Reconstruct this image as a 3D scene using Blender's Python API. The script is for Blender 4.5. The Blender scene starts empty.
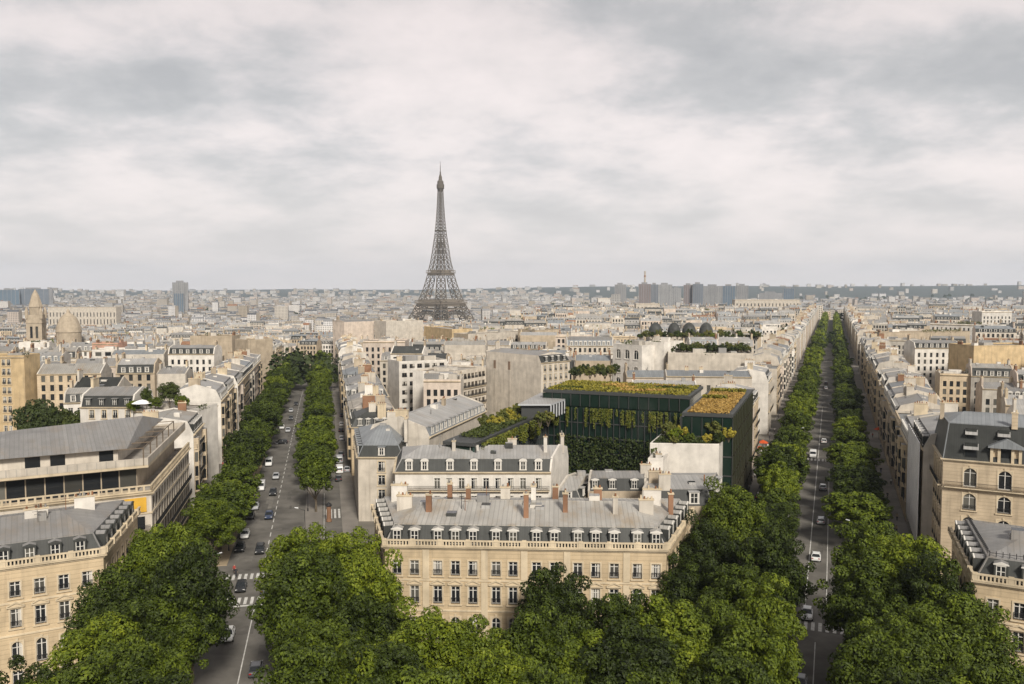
import bpy, math, random
from mathutils import Vector, noise
R = math.radians
SC = bpy.context.scene
COL = SC.collection
# ------------------------------------------------------------------ camera, sky, sun, exposure
CAM_H = 51.0
PITCH = R(3.63)
FPX = 860.0
cd = bpy.data.cameras.new('camera')
cam = bpy.data.objects.new('camera', cd)
COL.objects.link(cam)
cam.location = (0, 0, CAM_H)
cam.rotation_euler = (R(90) - PITCH, 0, 0)
cd.sensor_width = 36.0
cd.lens = 36.0 * FPX / 1024.0
cd.clip_start = 0.5
cd.clip_end = 60000
SC.camera = cam

SUN_EL, SUN_AZ = R(36), R(163)      # azimuth clockwise from +Y: behind the camera, to the east of it
w = bpy.data.worlds.new('World')
SC.world = w
w.use_nodes = True
nt = w.node_tree
nt.nodes.clear()


def N(tree, typ, **kw):
    n = tree.nodes.new(typ)
    for k, v in kw.items():
        if k.startswith('i_'):
            n.inputs[k[2:].replace('_', ' ')].default_value = v
        else:
            setattr(n, k, v)
    return n


def ramp(tree, stops, interp='LINEAR'):
    n = tree.nodes.new('ShaderNodeValToRGB')
    e = n.color_ramp.elements
    n.color_ramp.interpolation = interp
    while len(e) < len(stops):
        e.new(0.5)
    for k, (p, c) in enumerate(stops):
        e[k].position = p
        e[k].color = (c[0], c[1], c[2], 1) if not isinstance(c, (int, float)) else (c, c, c, 1)
    return n


def mathn(tree, op, a, b=None):
    n = tree.nodes.new('ShaderNodeMath')
    n.operation = op
    for k, v in enumerate((a, b)):
        if v is None:
            continue
        if isinstance(v, (int, float)):
            n.inputs[k].default_value = v
        else:
            tree.links.new(v, n.inputs[k])
    return n.outputs[0]


def mixc(tree, fac, a, b, mode='MIX'):
    n = tree.nodes.new('ShaderNodeMix')
    n.data_type = 'RGBA'
    n.blend_type = mode
    n.clamp_factor = True
    for sock, v in ((n.inputs[0], fac), (n.inputs[6], a), (n.inputs[7], b)):
        if isinstance(v, (int, float)):
            sock.default_value = v
        elif isinstance(v, (tuple, list)):
            sock.default_value = (v[0], v[1], v[2], 1)
        else:
            tree.links.new(v, sock)
    return n.outputs[2]


sky = N(nt, 'ShaderNodeTexSky', sky_type='NISHITA', sun_disc=False, sun_elevation=SUN_EL, sun_rotation=SUN_AZ,
        air_density=1.0, dust_density=2.0)
tc = N(nt, 'ShaderNodeTexCoord')
sep = N(nt, 'ShaderNodeSeparateXYZ')
nt.links.new(tc.outputs['Generated'], sep.inputs[0])
zz = mathn(nt, 'ADD', mathn(nt, 'MAXIMUM', sep.outputs[2], 0.0), 0.27)
comb = N(nt, 'ShaderNodeCombineXYZ')
nt.links.new(mathn(nt, 'DIVIDE', sep.outputs[0], zz), comb.inputs[0])
nt.links.new(mathn(nt, 'DIVIDE', sep.outputs[1], zz), comb.inputs[1])
comb.inputs[2].default_value = 3.1
n1 = N(nt, 'ShaderNodeTexNoise', i_Scale=1.9, i_Detail=8.0, i_Roughness=0.55, i_Distortion=0.0)
n2 = N(nt, 'ShaderNodeTexNoise', i_Scale=4.6, i_Detail=9.0, i_Roughness=0.6, i_Distortion=0.15)
nt.links.new(comb.outputs[0], n1.inputs['Vector'])
nt.links.new(comb.outputs[0], n2.inputs['Vector'])
nsum = mathn(nt, 'ADD', mathn(nt, 'MULTIPLY', n1.outputs[0], 0.62), mathn(nt, 'MULTIPLY', n2.outputs[0], 0.38))
cr = ramp(nt, [(0.35, (1.78, 1.77, 1.78)), (0.43, (2.10, 2.06, 2.05)), (0.49, (2.56, 2.42, 2.39)), (0.55, (3.02, 2.77, 2.70)), (0.64, (3.36, 3.03, 2.95))])
nt.links.new(nsum, cr.inputs[0])
low = ramp(nt, [(0.0, 0.85), (0.045, 0.6), (0.16, 0.0)])       # cloud layers seen edge-on run together near the horizon
nt.links.new(mathn(nt, 'MAXIMUM', sep.outputs[2], 0.0), low.inputs[0])
thick = ramp(nt, [(0.17, 1.0), (0.33, 0.84), (0.8, 0.42)])                    # cloud darkens upward; the unseen zenith is dimmed to cut overhead fill light
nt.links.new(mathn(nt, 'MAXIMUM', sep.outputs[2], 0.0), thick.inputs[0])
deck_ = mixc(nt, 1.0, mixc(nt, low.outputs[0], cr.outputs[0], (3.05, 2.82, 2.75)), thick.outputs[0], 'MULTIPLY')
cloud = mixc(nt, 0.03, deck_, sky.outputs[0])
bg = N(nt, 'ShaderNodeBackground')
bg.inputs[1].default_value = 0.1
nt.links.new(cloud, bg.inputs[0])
wo = N(nt, 'ShaderNodeOutputWorld')
nt.links.new(bg.outputs[0], wo.inputs[0])

sl = bpy.data.lights.new('sun', 'SUN')
sl.energy = 1.5
sl.angle = R(10)
sl.color = (1.0, 0.935, 0.84)
sun = bpy.data.objects.new('sun', sl)
COL.objects.link(sun)
sun.rotation_euler = Vector((math.sin(SUN_AZ) * math.cos(SUN_EL), math.cos(SUN_AZ) * math.cos(SUN_EL), math.sin(SUN_EL))).to_track_quat('Z', 'Y').to_euler()

vs = SC.view_settings
vs.view_transform = 'Standard'
vs.look = 'None'
vs.gamma = 1.0
vs.use_curve_mapping = False
vs.exposure = 1.58
cy = SC.cycles
cy.use_denoising = True
try:
    cy.denoiser = 'OPENIMAGEDENOISE'
except Exception:
    pass
cy.max_bounces = 5
cy.diffuse_bounces = 3
cy.glossy_bounces = 2
cy.transmission_bounces = 2
cy.volume_bounces = 1
cy.use_adaptive_sampling = True
cy.caustics_reflective = False
cy.caustics_refractive = False

# ------------------------------------------------------------------ helpers
def G(u, v, z=0.0):
    """pixel of the photograph -> the point on the level z that it shows"""
    r = (u - 512) / FPX
    up = (342 - v) / FPX
    d = (r, math.cos(PITCH) + up * math.sin(PITCH), -math.sin(PITCH) + up * math.cos(PITCH))
    t = (z - CAM_H) / d[2]
    return Vector((d[0] * t, d[1] * t))


def GD(u, v, y):
    """pixel -> (x, y, z) at the distance y"""
    r = (u - 512) / FPX
    up = (342 - v) / FPX
    d = (r, math.cos(PITCH) + up * math.sin(PITCH), -math.sin(PITCH) + up * math.cos(PITCH))
    t = y / d[1]
    return Vector((d[0] * t, y, CAM_H + d[2] * t))


def sstep(a, b, x):
    t = min(1.0, max(0.0, (x - a) / (b - a)))
    return t * t * (3 - 2 * t)


def terrain(x, y):
    r = math.hypot(x, y)
    az = math.degrees(math.atan2(x, y))
    k = sstep(-6, 6, az)
    a = 330 + k * 1100
    b = 1250 + k * 550
    z = -32 * sstep(a, b, r) if y > 0 else 0.0
    if r > 3500 and y > 0:                         # the hills that close the view
        h = 0.5 + 0.8 * noise.noise(Vector((az * 0.13, 1.7, 0))) + 0.3 * noise.noise(Vector((az * 0.45, 7.7, r * 0.0006)))
        east = sstep(-4, 8, az)
        z += (46 + 26 * h) * sstep(4300, 9000, r) * (1 - east) + (86 + 22 * h) * sstep(4000, 7600, r) * east
    return z


class MB:
    def __init__(s):
        s.v, s.f, s.m, s.uv = [], [], [], {}

    def poly(s, pts, m='pale', uv=None):
        k = len(s.v)
        s.v.extend([tuple(p) for p in pts])
        s.f.append(tuple(range(k, k + len(pts))))
        s.m.append(m)
        if uv:
            s.uv[len(s.f) - 1] = uv

    def box(s, x0, x1, y0, y1, z0, z1, m='pale', bottom=True, top=True, mt=None):
        k = len(s.v)
        s.v.extend([(x0, y0, z0), (x1, y0, z0), (x1, y1, z0), (x0, y1, z0), (x0, y0, z1), (x1, y0, z1), (x1, y1, z1), (x0, y1, z1)])
        fs = [(0, 1, 5, 4), (1, 2, 6, 5), (2, 3, 7, 6), (3, 0, 4, 7)]
        ms = [m] * 4
        if top:
            fs.append((4, 5, 6, 7))
            ms.append(m if mt is None else mt)
        if bottom:
            fs.append((3, 2, 1, 0))
            ms.append(m)
        s.f.extend([tuple(k + i for i in q) for q in fs])
        s.m.extend(ms)

    def prism(s, poly, z0, z1, m='pale', mt=None, bottom=False):
        n = len(poly)
        k = len(s.v)
        s.v.extend([(p[0], p[1], z0) for p in poly] + [(p[0], p[1], z1) for p in poly])
        for i in range(n):
            j = (i + 1) % n
            s.f.append((k + i, k + j, k + n + j, k + n + i))
            s.m.append(m)
        s.f.append(tuple(k + n + i for i in range(n)))
        s.m.append(m if mt is None else mt)
        if bottom:
            s.f.append(tuple(k + n - 1 - i for i in range(n)))
            s.m.append(m)

    def loft(s, rings, m='pale', cap=True):
        k = len(s.v)
        n = len(rings[0])
        for r in rings:
            s.v.extend([tuple(p) for p in r])
        for a in range(len(rings) - 1):
            for i in range(n):
                j = (i + 1) % n
                s.f.append((k + a * n + i, k + a * n + j, k + (a + 1) * n + j, k + (a + 1) * n + i))
                s.m.append(m)
        if cap:
            s.f.append(tuple(k + n - 1 - i for i in range(n)))
            s.m.append(m)
            e = k + (len(rings) - 1) * n
            s.f.append(tuple(e + i for i in range(n)))
            s.m.append(m)

    def lathe(s, prof, n=12, cx=0, cy=0, m='pale', cap=True):
        s.loft([[(cx + r * math.cos(2 * math.pi * i / n), cy + r * math.sin(2 * math.pi * i / n), z) for i in range(n)] for r, z in prof], m, cap)

    def bar(s, p, q, r, m='pale', n=4, r1=None):
        p, q = Vector(p), Vector(q)
        d = (q - p)
        if d.length < 1e-6:
            return
        d.normalize()
        a = d.orthogonal().normalized() if abs(d.z) > 0.95 else d.cross(Vector((0, 0, 1))).normalized()
        b = d.cross(a)
        r1 = r if r1 is None else r1
        rings = []
        for c, rr in ((p, r), (q, r1)):
            rings.append([c + (a * math.cos(2 * math.pi * (i + .5) / n) + b * math.sin(2 * math.pi * (i + .5) / n)) * rr for i in range(n)])
        s.loft(rings, m)

    def mesh(s, name, smooth=False):
        """materials are named in s.m by their key in M"""
        me = bpy.data.meshes.new(name)
        me.from_pydata(s.v, [], s.f)
        keys = list(dict.fromkeys(s.m))
        for k in keys:
            me.materials.append(M[k])
        ix = {k: i for i, k in enumerate(keys)}
        me.polygons.foreach_set('material_index', [ix[k] for k in s.m])
        if smooth:
            me.polygons.foreach_set('use_smooth', [True] * len(s.f))
        if s.uv:
            ul = me.uv_layers.new(name='UVMap')
            for fi, uv in s.uv.items():
                ls = me.polygons[fi].loop_start
                for k, c in enumerate(uv):
                    ul.data[ls + k].uv = c
        me.update()
        return me

    def build(s, name, parent=None, smooth=False, loc=None, rz=0):
        return put(name, s.mesh(name, smooth), parent, loc, rz)

    def into(s, other, loc, rz):
        """append a moved copy to another builder"""
        c, sn = math.cos(rz), math.sin(rz)
        k = len(other.v)
        other.v.extend([(loc[0] + x * c - y * sn, loc[1] + x * sn + y * c, loc[2] + z) for x, y, z in s.v])
        other.f.extend([tuple(i + k for i in q) for q in s.f])
        other.m.extend(s.m)


def put(name, me, parent=None, loc=None, rz=0.0, sc=None):
    o = bpy.data.objects.new(name, me)
    COL.objects.link(o)
    if parent is not None:
        o.parent = parent
    if loc is not None:
        o.location = loc
    if rz:
        o.rotation_euler = (0, 0, rz)
    if sc is not None:
        o.scale = sc if not isinstance(sc, (int, float)) else (sc, sc, sc)
    return o


def thing(name, label, cat, loc=(0, 0, 0), rz=0.0, group=None):
    o = put(name, None, None, loc, rz)
    o.empty_display_size = 0.5
    return tag(o, label, cat, group)


def tag(o, label, cat, group=None):
    o['label'] = label
    o['category'] = cat
    if group:
        o['group'] = group
    return o


def kind(o, k):
    o['kind'] = k
    return o


def copy_tree(o, loc, rz=0.0, sc=None, label=None, group=None):
    c = o.copy()
    COL.objects.link(c)
    c.location = loc
    c.rotation_euler = (0, 0, rz)
    if sc is not None:
        c.scale = sc if not isinstance(sc, (int, float)) else (sc, sc, sc)
    if label:
        c['label'] = label
    if group:
        c['group'] = group
    for ch in o.children:
        d = ch.copy()
        COL.objects.link(d)
        d.parent = c
        for g in ch.children:
            e = g.copy()
            COL.objects.link(e)
            e.parent = d
    return c


UNITS = 'zeroth first second third fourth fifth sixth seventh eighth ninth tenth eleventh twelfth thirteenth fourteenth fifteenth sixteenth seventeenth eighteenth nineteenth'.split()
TENS = {2: 'twent', 3: 'thirt', 4: 'fort', 5: 'fift', 6: 'sixt', 7: 'sevent', 8: 'eight', 9: 'ninet'}
CARD = 'zero one two three four five six seven eight nine ten'.split()


def ordn(n):
    if n < 20:
        return UNITS[n]
    t, u = divmod(n, 10)
    if t >= 10:
        return 'hundredth'
    return TENS[t] + 'ieth' if u == 0 else TENS[t] + 'y-' + UNITS[u]


# ------------------------------------------------------------------ materials
def newmat(name):
    m = bpy.data.materials.new(name)
    m.use_nodes = True
    t = m.node_tree
    b = t.nodes['Principled BSDF']
    return m, t, b


def objco(t, scale=(1, 1, 1), world=False):
    c = t.nodes.new('ShaderNodeTexCoord')
    mp = t.nodes.new('ShaderNodeMapping')
    mp.inputs['Scale'].default_value = scale
    if world:
        g = t.nodes.new('ShaderNodeNewGeometry')
        t.links.new(g.outputs['Position'], mp.inputs[0])
    else:
        t.links.new(c.outputs['Object'], mp.inputs[0])
    return mp.outputs[0]


def noisef(t, vec, scale, detail=4.0, rough=0.55):
    n = t.nodes.new('ShaderNodeTexNoise')
    n.inputs['Scale'].default_value = scale
    n.inputs['Detail'].default_value = detail
    n.inputs['Roughness'].default_value = rough
    if vec is not None:
        t.links.new(vec, n.inputs['Vector'])
    return n.outputs[0]


def mul(c, k):
    return tuple(x * k for x in c)


def mottled(name, c, var=0.24, streak=0.36, scale=0.35, rough=0.85, rnd=0.12, dirt=(0.16, 0.13, 0.10), spec=0.2):
    """plain surface with soft mottling, thin vertical weather streaks and a small per-object shift"""
    m, t, b = newmat(name)
    c = mul(c, .95) if max(c) > .25 else c
    p = objco(t)
    n = noisef(t, p, scale, 5)
    r1 = ramp(t, [(0.3, mul(c, 1 - var)), (0.7, mul(c, 1 + var * .6))])
    t.links.new(n, r1.inputs[0])
    col = r1.outputs[0]
    if streak:
        ps = objco(t, (1.1, 1.1, 0.09))
        sfac = ramp(t, [(0.52, 0.0), (0.72, streak)])
        t.links.new(noisef(t, ps, 1.0, 4, .6), sfac.inputs[0])
        col = mixc(t, sfac.outputs[0], col, dirt)
    if rnd:
        oi = t.nodes.new('ShaderNodeObjectInfo')
        hs = t.nodes.new('ShaderNodeHueSaturation')
        t.links.new(mathn(t, 'ADD', mathn(t, 'MULTIPLY', oi.outputs['Random'], rnd * 2), 1 - rnd), hs.inputs['Value'])
        t.links.new(col, hs.inputs['Color'])
        col = hs.outputs[0]
    t.links.new(col, b.inputs['Base Color'])
    b.inputs['Roughness'].default_value = rough
    b.inputs['Specular IOR Level'].default_value = spec
    return m


def stone(name, c, course=0.6, joint=0.3, **kw):
    """ashlar: mottled stone with faint horizontal courses"""
    m = mottled(name, c, **kw)
    t = m.node_tree
    b = t.nodes['Principled BSDF']
    src = b.inputs['Base Color'].links[0].from_socket
    p = objco(t)
    sp = t.nodes.new('ShaderNodeSeparateXYZ')
    t.links.new(p, sp.inputs[0])
    fr = mathn(t, 'FRACT', mathn(t, 'DIVIDE', sp.outputs[2], course))
    k = mathn(t, 'MULTIPLY', mathn(t, 'LESS_THAN', fr, 0.16), joint)
    t.links.new(mixc(t, k, src, mul(c, 0.35)), b.inputs['Base Color'])
    return m


def seamed(name, c, step=0.65, seam=0.3, rough=0.5, var=0.16, rust=0.0, metallic=0.0):
    """zinc sheet with standing seams along the fall, streaks and patches"""
    m, t, b = newmat(name)
    c = mul(c, .76) if max(c) > .25 else c
    p = objco(t)
    r1 = ramp(t, [(0.28, mul(c, 1 - var * 1.4)), (0.5, c), (0.75, mul(c, 1 + var))])
    t.links.new(noisef(t, p, 0.22, 6, .62), r1.inputs[0])
    ps = objco(t, (1.6, .16, .16))
    st = ramp(t, [(0.45, 0.0), (0.75, 0.35)])
    t.links.new(noisef(t, ps, 1.0, 5, .6), st.inputs[0])
    col = mixc(t, st.outputs[0], r1.outputs[0], mul(c, 0.55))
    if rust:
        rf = ramp(t, [(0.5, 0.0), (0.7, rust)])
        t.links.new(noisef(t, objco(t, (.55, .2, .2)), 0.6, 5, .65), rf.inputs[0])
        col = mixc(t, rf.outputs[0], col, (.27, .20, .12))
    # seams along x and along y, picked by which way the sheet faces
    g = t.nodes.new('ShaderNodeNewGeometry')
    vt = t.nodes.new('ShaderNodeVectorTransform')
    vt.vector_type = 'NORMAL'
    vt.convert_from, vt.convert_to = 'WORLD', 'OBJECT'
    t.links.new(g.outputs['True Normal'], vt.inputs[0])
    sn = t.nodes.new('ShaderNodeSeparateXYZ')
    t.links.new(vt.outputs[0], sn.inputs[0])
    sp = t.nodes.new('ShaderNodeSeparateXYZ')
    t.links.new(p, sp.inputs[0])
    side = mathn(t, 'GREATER_THAN', mathn(t, 'ABSOLUTE', sn.outputs[0]), mathn(t, 'ABSOLUTE', sn.outputs[1]))
    cx = mathn(t, 'ADD', mathn(t, 'MULTIPLY', sp.outputs[0], mathn(t, 'SUBTRACT', 1.0, side)), mathn(t, 'MULTIPLY', sp.outputs[1], side))
    sheet = mathn(t, 'DIVIDE', cx, step)
    wn = t.nodes.new('ShaderNodeTexWhiteNoise')
    wn.noise_dimensions = '1D'
    t.links.new(mathn(t, 'FLOOR', sheet), wn.inputs['W'])
    col = mixc(t, mathn(t, 'MULTIPLY', wn.outputs[0], 0.34), col, mul(c, 0.6))
    ln = mathn(t, 'MULTIPLY', mathn(t, 'LESS_THAN', mathn(t, 'FRACT', sheet), 0.2), seam)
    col = mixc(t, ln, col, mul(c, 0.38))
    oi = t.nodes.new('ShaderNodeObjectInfo')
    hs = t.nodes.new('ShaderNodeHueSaturation')
    t.links.new(mathn(t, 'ADD', mathn(t, 'MULTIPLY', oi.outputs['Random'], .24), .88), hs.inputs['Value'])
    t.links.new(col, hs.inputs['Color'])
    t.links.new(hs.outputs[0], b.inputs['Base Color'])
    b.inputs['Roughness'].default_value = rough
    b.inputs['Metallic'].default_value = metallic
    b.inputs['Specular IOR Level'].default_value = 0.15 if max(c) < .2 else .3
    return m


def plain(name, c, rough=0.6, spec=0.3, metallic=0.0, emit=0):
    m, t, b = newmat(name)
    b.inputs['Base Color'].default_value = (c[0], c[1], c[2], 1)
    b.inputs['Roughness'].default_value = rough
    b.inputs['Specular IOR Level'].default_value = spec
    b.inputs['Metallic'].default_value = metallic
    return m


def glassy(name, c, c2, rough=0.12, spec=0.5):
    """window glass over a dim room; each pane's room a little different"""
    m, t, b = newmat(name)
    oi = t.nodes.new('ShaderNodeObjectInfo')
    ge = t.nodes.new('ShaderNodeNewGeometry')
    k = mathn(t, 'FRACT', mathn(t, 'ADD', oi.outputs['Random'], ge.outputs['Random Per Island']))
    r1 = ramp(t, [(0.0, c), (0.62, c), (0.8, c2), (1.0, mul(c2, 2.2))])
    t.links.new(k, r1.inputs[0])
    t.links.new(r1.outputs[0], b.inputs['Base Color'])
    b.inputs['Roughness'].default_value = rough
    b.inputs['Specular IOR Level'].default_value = spec
    return m


def leafmat(name, stops, rough=0.6):
    m, t, b = newmat(name)
    ge = t.nodes.new('ShaderNodeNewGeometry')
    oi = t.nodes.new('ShaderNodeObjectInfo')
    p = objco(t)
    n = noisef(t, p, 0.7, 4, .6)
    k = mathn(t, 'ADD', mathn(t, 'MULTIPLY', ge.outputs['Random Per Island'], 0.26), mathn(t, 'MULTIPLY', n, 0.82))
    k = mathn(t, 'ADD', k, mathn(t, 'MULTIPLY', mathn(t, 'SUBTRACT', oi.outputs['Random'], 0.5), 0.42))
    r1 = ramp(t, stops)
    t.links.new(k, r1.inputs[0])
    t.links.new(r1.outputs[0], b.inputs['Base Color'])
    b.inputs['Roughness'].default_value = rough
    b.inputs['Specular IOR Level'].default_value = 0.25
    return m


M = {}
M['cream'] = stone('cream_stone', (.55, .445, .31))
M['honey'] = stone('honey_stone', (.59, .465, .30), streak=.3)
M['pale'] = mottled('pale_stone', (.55, .495, .415))
M['white'] = mottled('white_render', (.68, .64, .575), streak=.18)
M['grey'] = mottled('grey_render', (.42, .39, .34))
M['tan'] = mottled('tan_render', (.43, .355, .26), streak=.45)
M['ochre'] = mottled('ochre_brick', (.53, .40, .23), streak=.45)
M['pink'] = mottled('pink_render', (.50, .30, .22))
M['rose'] = mottled('rosy_stone', (.56, .475, .395))
M['party'] = mottled('party_wall', (.54, .495, .425), streak=.36, var=.22)
M['trim'] = mottled('stone_trim', (.60, .50, .35), streak=.3, rnd=.05)
M['trimwhite'] = mottled('painted_trim', (.68, .65, .59), streak=.2, rnd=.05)
M['zinc'] = seamed('zinc', (.345, .335, .32), rust=.4)
M['zincpale'] = seamed('pale_zinc', (.47, .46, .44), rust=.3)
M['zincblue'] = seamed('blue_zinc', (.30, .318, .33))
M['zincold'] = seamed('stained_zinc', (.47, .45, .41), rust=.75, seam=.4)
M['slate'] = seamed('slate', (.045, .047, .044), step=.35, seam=.25, rough=.5, var=.3)
M['slategrey'] = seamed('grey_slate', (.062, .064, .060), step=.35, seam=.2, rough=.5, var=.3)
M['gravel'] = mottled('gravel_roof', (.36, .33, .29), var=.3, streak=0, scale=.5)
M['tile'] = mottled('clay_tile', (.27, .15, .09), var=.3, streak=0)
M['pot'] = mottled('clay_pot', (.26, .125, .065), var=.3, streak=0, rnd=.2)
M['glass'] = glassy('window_glass', (.018, .02, .022), (.06, .058, .05))
M['frame'] = plain('white_window_frame', (.62, .60, .55), .5)
M['brownframe'] = plain('brown_window_frame', (.16, .12, .08), .5)
M['iron'] = plain('black_iron', (.022, .022, .024), .5)
M['curtain'] = plain('window_curtain', (.5, .47, .41), .9)
M['asphalt'] = mottled('asphalt', (.155, .145, .128), var=.45, streak=0, scale=.16, rnd=0)
M['paving'] = mottled('paving', (.23, .21, .185), var=.22, streak=0, scale=.2, rnd=0)
M['sand'] = mottled('sand_walk', (.34, .27, .18), var=.2, streak=0, scale=.25, rnd=0)
M['paint'] = mottled('road_paint', (.62, .61, .57), var=.3, streak=0, scale=1.2, rnd=0)
M['bark'] = mottled('bark', (.13, .105, .075), var=.4, streak=0, scale=2)
M['leaf'] = leafmat('leaf', [(.20, (.009, .015, .002)), (.46, (.034, .051, .004)), (.70, (.090, .122, .007)), (.94, (.18, .21, .012))])
M['leafdark'] = leafmat('dark_leaf', [(.15, (.016, .025, .009)), (.5, (.034, .049, .011)), (.9, (.065, .08, .014))])
M['leafgold'] = leafmat('yellow_leaf', [(.15, (.10, .10, .014)), (.5, (.24, .21, .025)), (.9, (.36, .29, .04))])
M['white_sheet'] = mottled('white_sheeting', (.95, .94, .92), var=.1, streak=.12)
M['eiffel'] = mottled('brown_iron_paint', (.115, .10, .082), var=.1, streak=0, rnd=0)
M['green_roof'] = None
# ------------------------------------------------------------------ building kit
M['leafolive'] = leafmat('olive_leaf', [(.15, (.04, .05, .012)), (.5, (.09, .10, .02)), (.9, (.15, .14, .03))])


def leaf_sheet(b, quad, n, size, m, rng, bulge=.5):
    """leaf faces scattered over a planar quad (a wall or a roof bed), standing off it a little"""
    a, c, d, e = [Vector(p) for p in quad]
    nn = (c - a).cross(e - a).normalized()
    for _ in range(n):
        u, v = rng.random(), rng.random()
        p = (a * (1 - u) + c * u) * (1 - v) + (e * (1 - u) + d * u) * v + nn * rng.random() * bulge
        x = Vector((rng.gauss(0, 1), rng.gauss(0, 1), rng.gauss(0, 1))).normalized()
        y = (nn + Vector((rng.gauss(0, .6), rng.gauss(0, .6), rng.gauss(0, .6)))).cross(x).normalized()
        s = size * rng.uniform(.6, 1.3)
        b.poly([p - x * s, p - y * s * .7, p + x * s, p + y * s * .7], m)


CACHE = {}


def railing_mesh(w):
    key = ('r', round(w, 2))
    if key not in CACHE:
        b = MB()
        rail_bars(b, -w / 2, w / 2, -.1, 0, .85, .14)
        CACHE[key] = b.mesh('railing')
    return CACHE[key]


def window_mesh(w, h, style='casement', depth=.22, surround='trim', curtain=0):
    key = ('w', round(w, 2), round(h, 2), style, surround, curtain)
    if key in CACHE:
        return CACHE[key]
    b = MB()
    fr = 'brownframe' if style == 'brown' else 'frame'
    y0, y1 = depth - .07, depth
    b.poly([(-w / 2, y1, 0), (w / 2, y1, 0), (w / 2, y1, h), (-w / 2, y1, h)], 'glass')
    t = .09
    b.box(-w / 2, -w / 2 + t, y0, y1 + .01, 0, h, fr)
    b.box(w / 2 - t, w / 2, y0, y1 + .01, 0, h, fr)
    b.box(-w / 2 + t, w / 2 - t, y0, y1 + .01, h - t, h, fr)
    b.box(-w / 2 + t, w / 2 - t, y0, y1 + .01, 0, .16, fr)
    b.box(-.06, .06, y0 - .015, y1 + .01, .16, h - t, fr)
    if h > 1.7:
        b.box(-w / 2 + t, w / 2 - t, y0 - .005, y1 + .01, h * .74, h * .74 + .07, fr)
    if curtain == 3:
        b.box(-w / 2, w / 2, y0 - .05, y0 - .02, .05, h - .03, 'curtain')
    elif curtain:
        for sx in ((-1, 1) if curtain == 2 else (1,)):
            xa, xb = sorted((sx * (w / 2 - t), sx * (w * .17)))
            b.poly([(xa, y1 - .01, .16), (xb, y1 - .01, .16), (xb, y1 - .01, h - t), (xa, y1 - .01, h - t)], 'curtain')
    if surround:
        s = .2
        b.box(-w / 2 - s, -w / 2, -.07, .02, -.12, h + s, surround)
        b.box(w / 2, w / 2 + s, -.07, .02, -.12, h + s, surround)
        b.box(-w / 2, w / 2, -.07, .02, h, h + s, surround)
        b.box(-w / 2 - .3, w / 2 + .3, -.2, .03, -.26, -.12, surround)
        if style == 'hood':
            b.box(-w / 2 - .35, w / 2 + .35, -.24, .03, h + s, h + s + .14, surround)
        if style == 'ped':
            z = h + s + .14
            b.box(-w / 2 - .42, w / 2 + .42, -.26, .03, h + s, z, surround)
            for sg in (-1, 1):
                b.loft([[(sg * (w / 2 + .42), y, z), (sg * (w / 2 + .42), y, z + .12), (0, y, z + .62), (0, y, z + .42)] for y in (-.26, .03)], surround)
            b.loft([[(-(w / 2 + .3), y, z), (w / 2 + .3, y, z), (0, y, z + .45)] for y in (-.1, .03)], surround)
        if style == 'arch':
            n = 8
            for sg in (-1, 1):                   # spandrels that round the head of the opening
                pts = [(sg * w / 2, h)] + [(sg * w / 2 * math.cos(a), h - w / 2 + w / 2 * math.sin(a)) for a in [i * math.pi / 2 / n for i in range(n + 1)]]
                b.loft([[(x, y, z) for x, z in pts] for y in (-.02, y1 + .015)], surround)
            b.box(-.16, .16, -.16, .02, h + s - .1, h + s + .3, surround)
    me = b.mesh('window')
    CACHE[key] = me
    return me


def rail_bars(b, x0, x1, y, z0, z1, step):
    b.box(x0, x1, y - .025, y + .025, z1 - .05, z1, 'iron')
    b.box(x0, x1, y - .02, y + .02, z0 + .08, z0 + .12, 'iron')
    n = max(1, int((x1 - x0) / step))
    for i in range(n + 1):
        x = x0 + (x1 - x0) * i / n
        b.box(x - .02, x + .02, y - .02, y + .02, z0, z1 - .05, 'iron', False, False)


def sash_mesh(w, h):
    key = ('s', w, h)
    if key in CACHE:
        return CACHE[key]
    b = MB()
    b.poly([(-w / 2, .06, .06), (w / 2, .06, .06), (w / 2, .06, h), (-w / 2, .06, h)], 'glass')
    for x0, x1 in ((-w / 2, -w / 2 + .1), (w / 2 - .1, w / 2), (-.055, .055)):
        b.box(x0, x1, .01, .07, .06, h - .06, 'frame')
    b.box(-w / 2 + .1, w / 2 - .1, .012, .07, h * .55, h * .55 + .07, 'frame')
    CACHE[key] = b.mesh('window')
    return CACHE[key]


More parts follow.
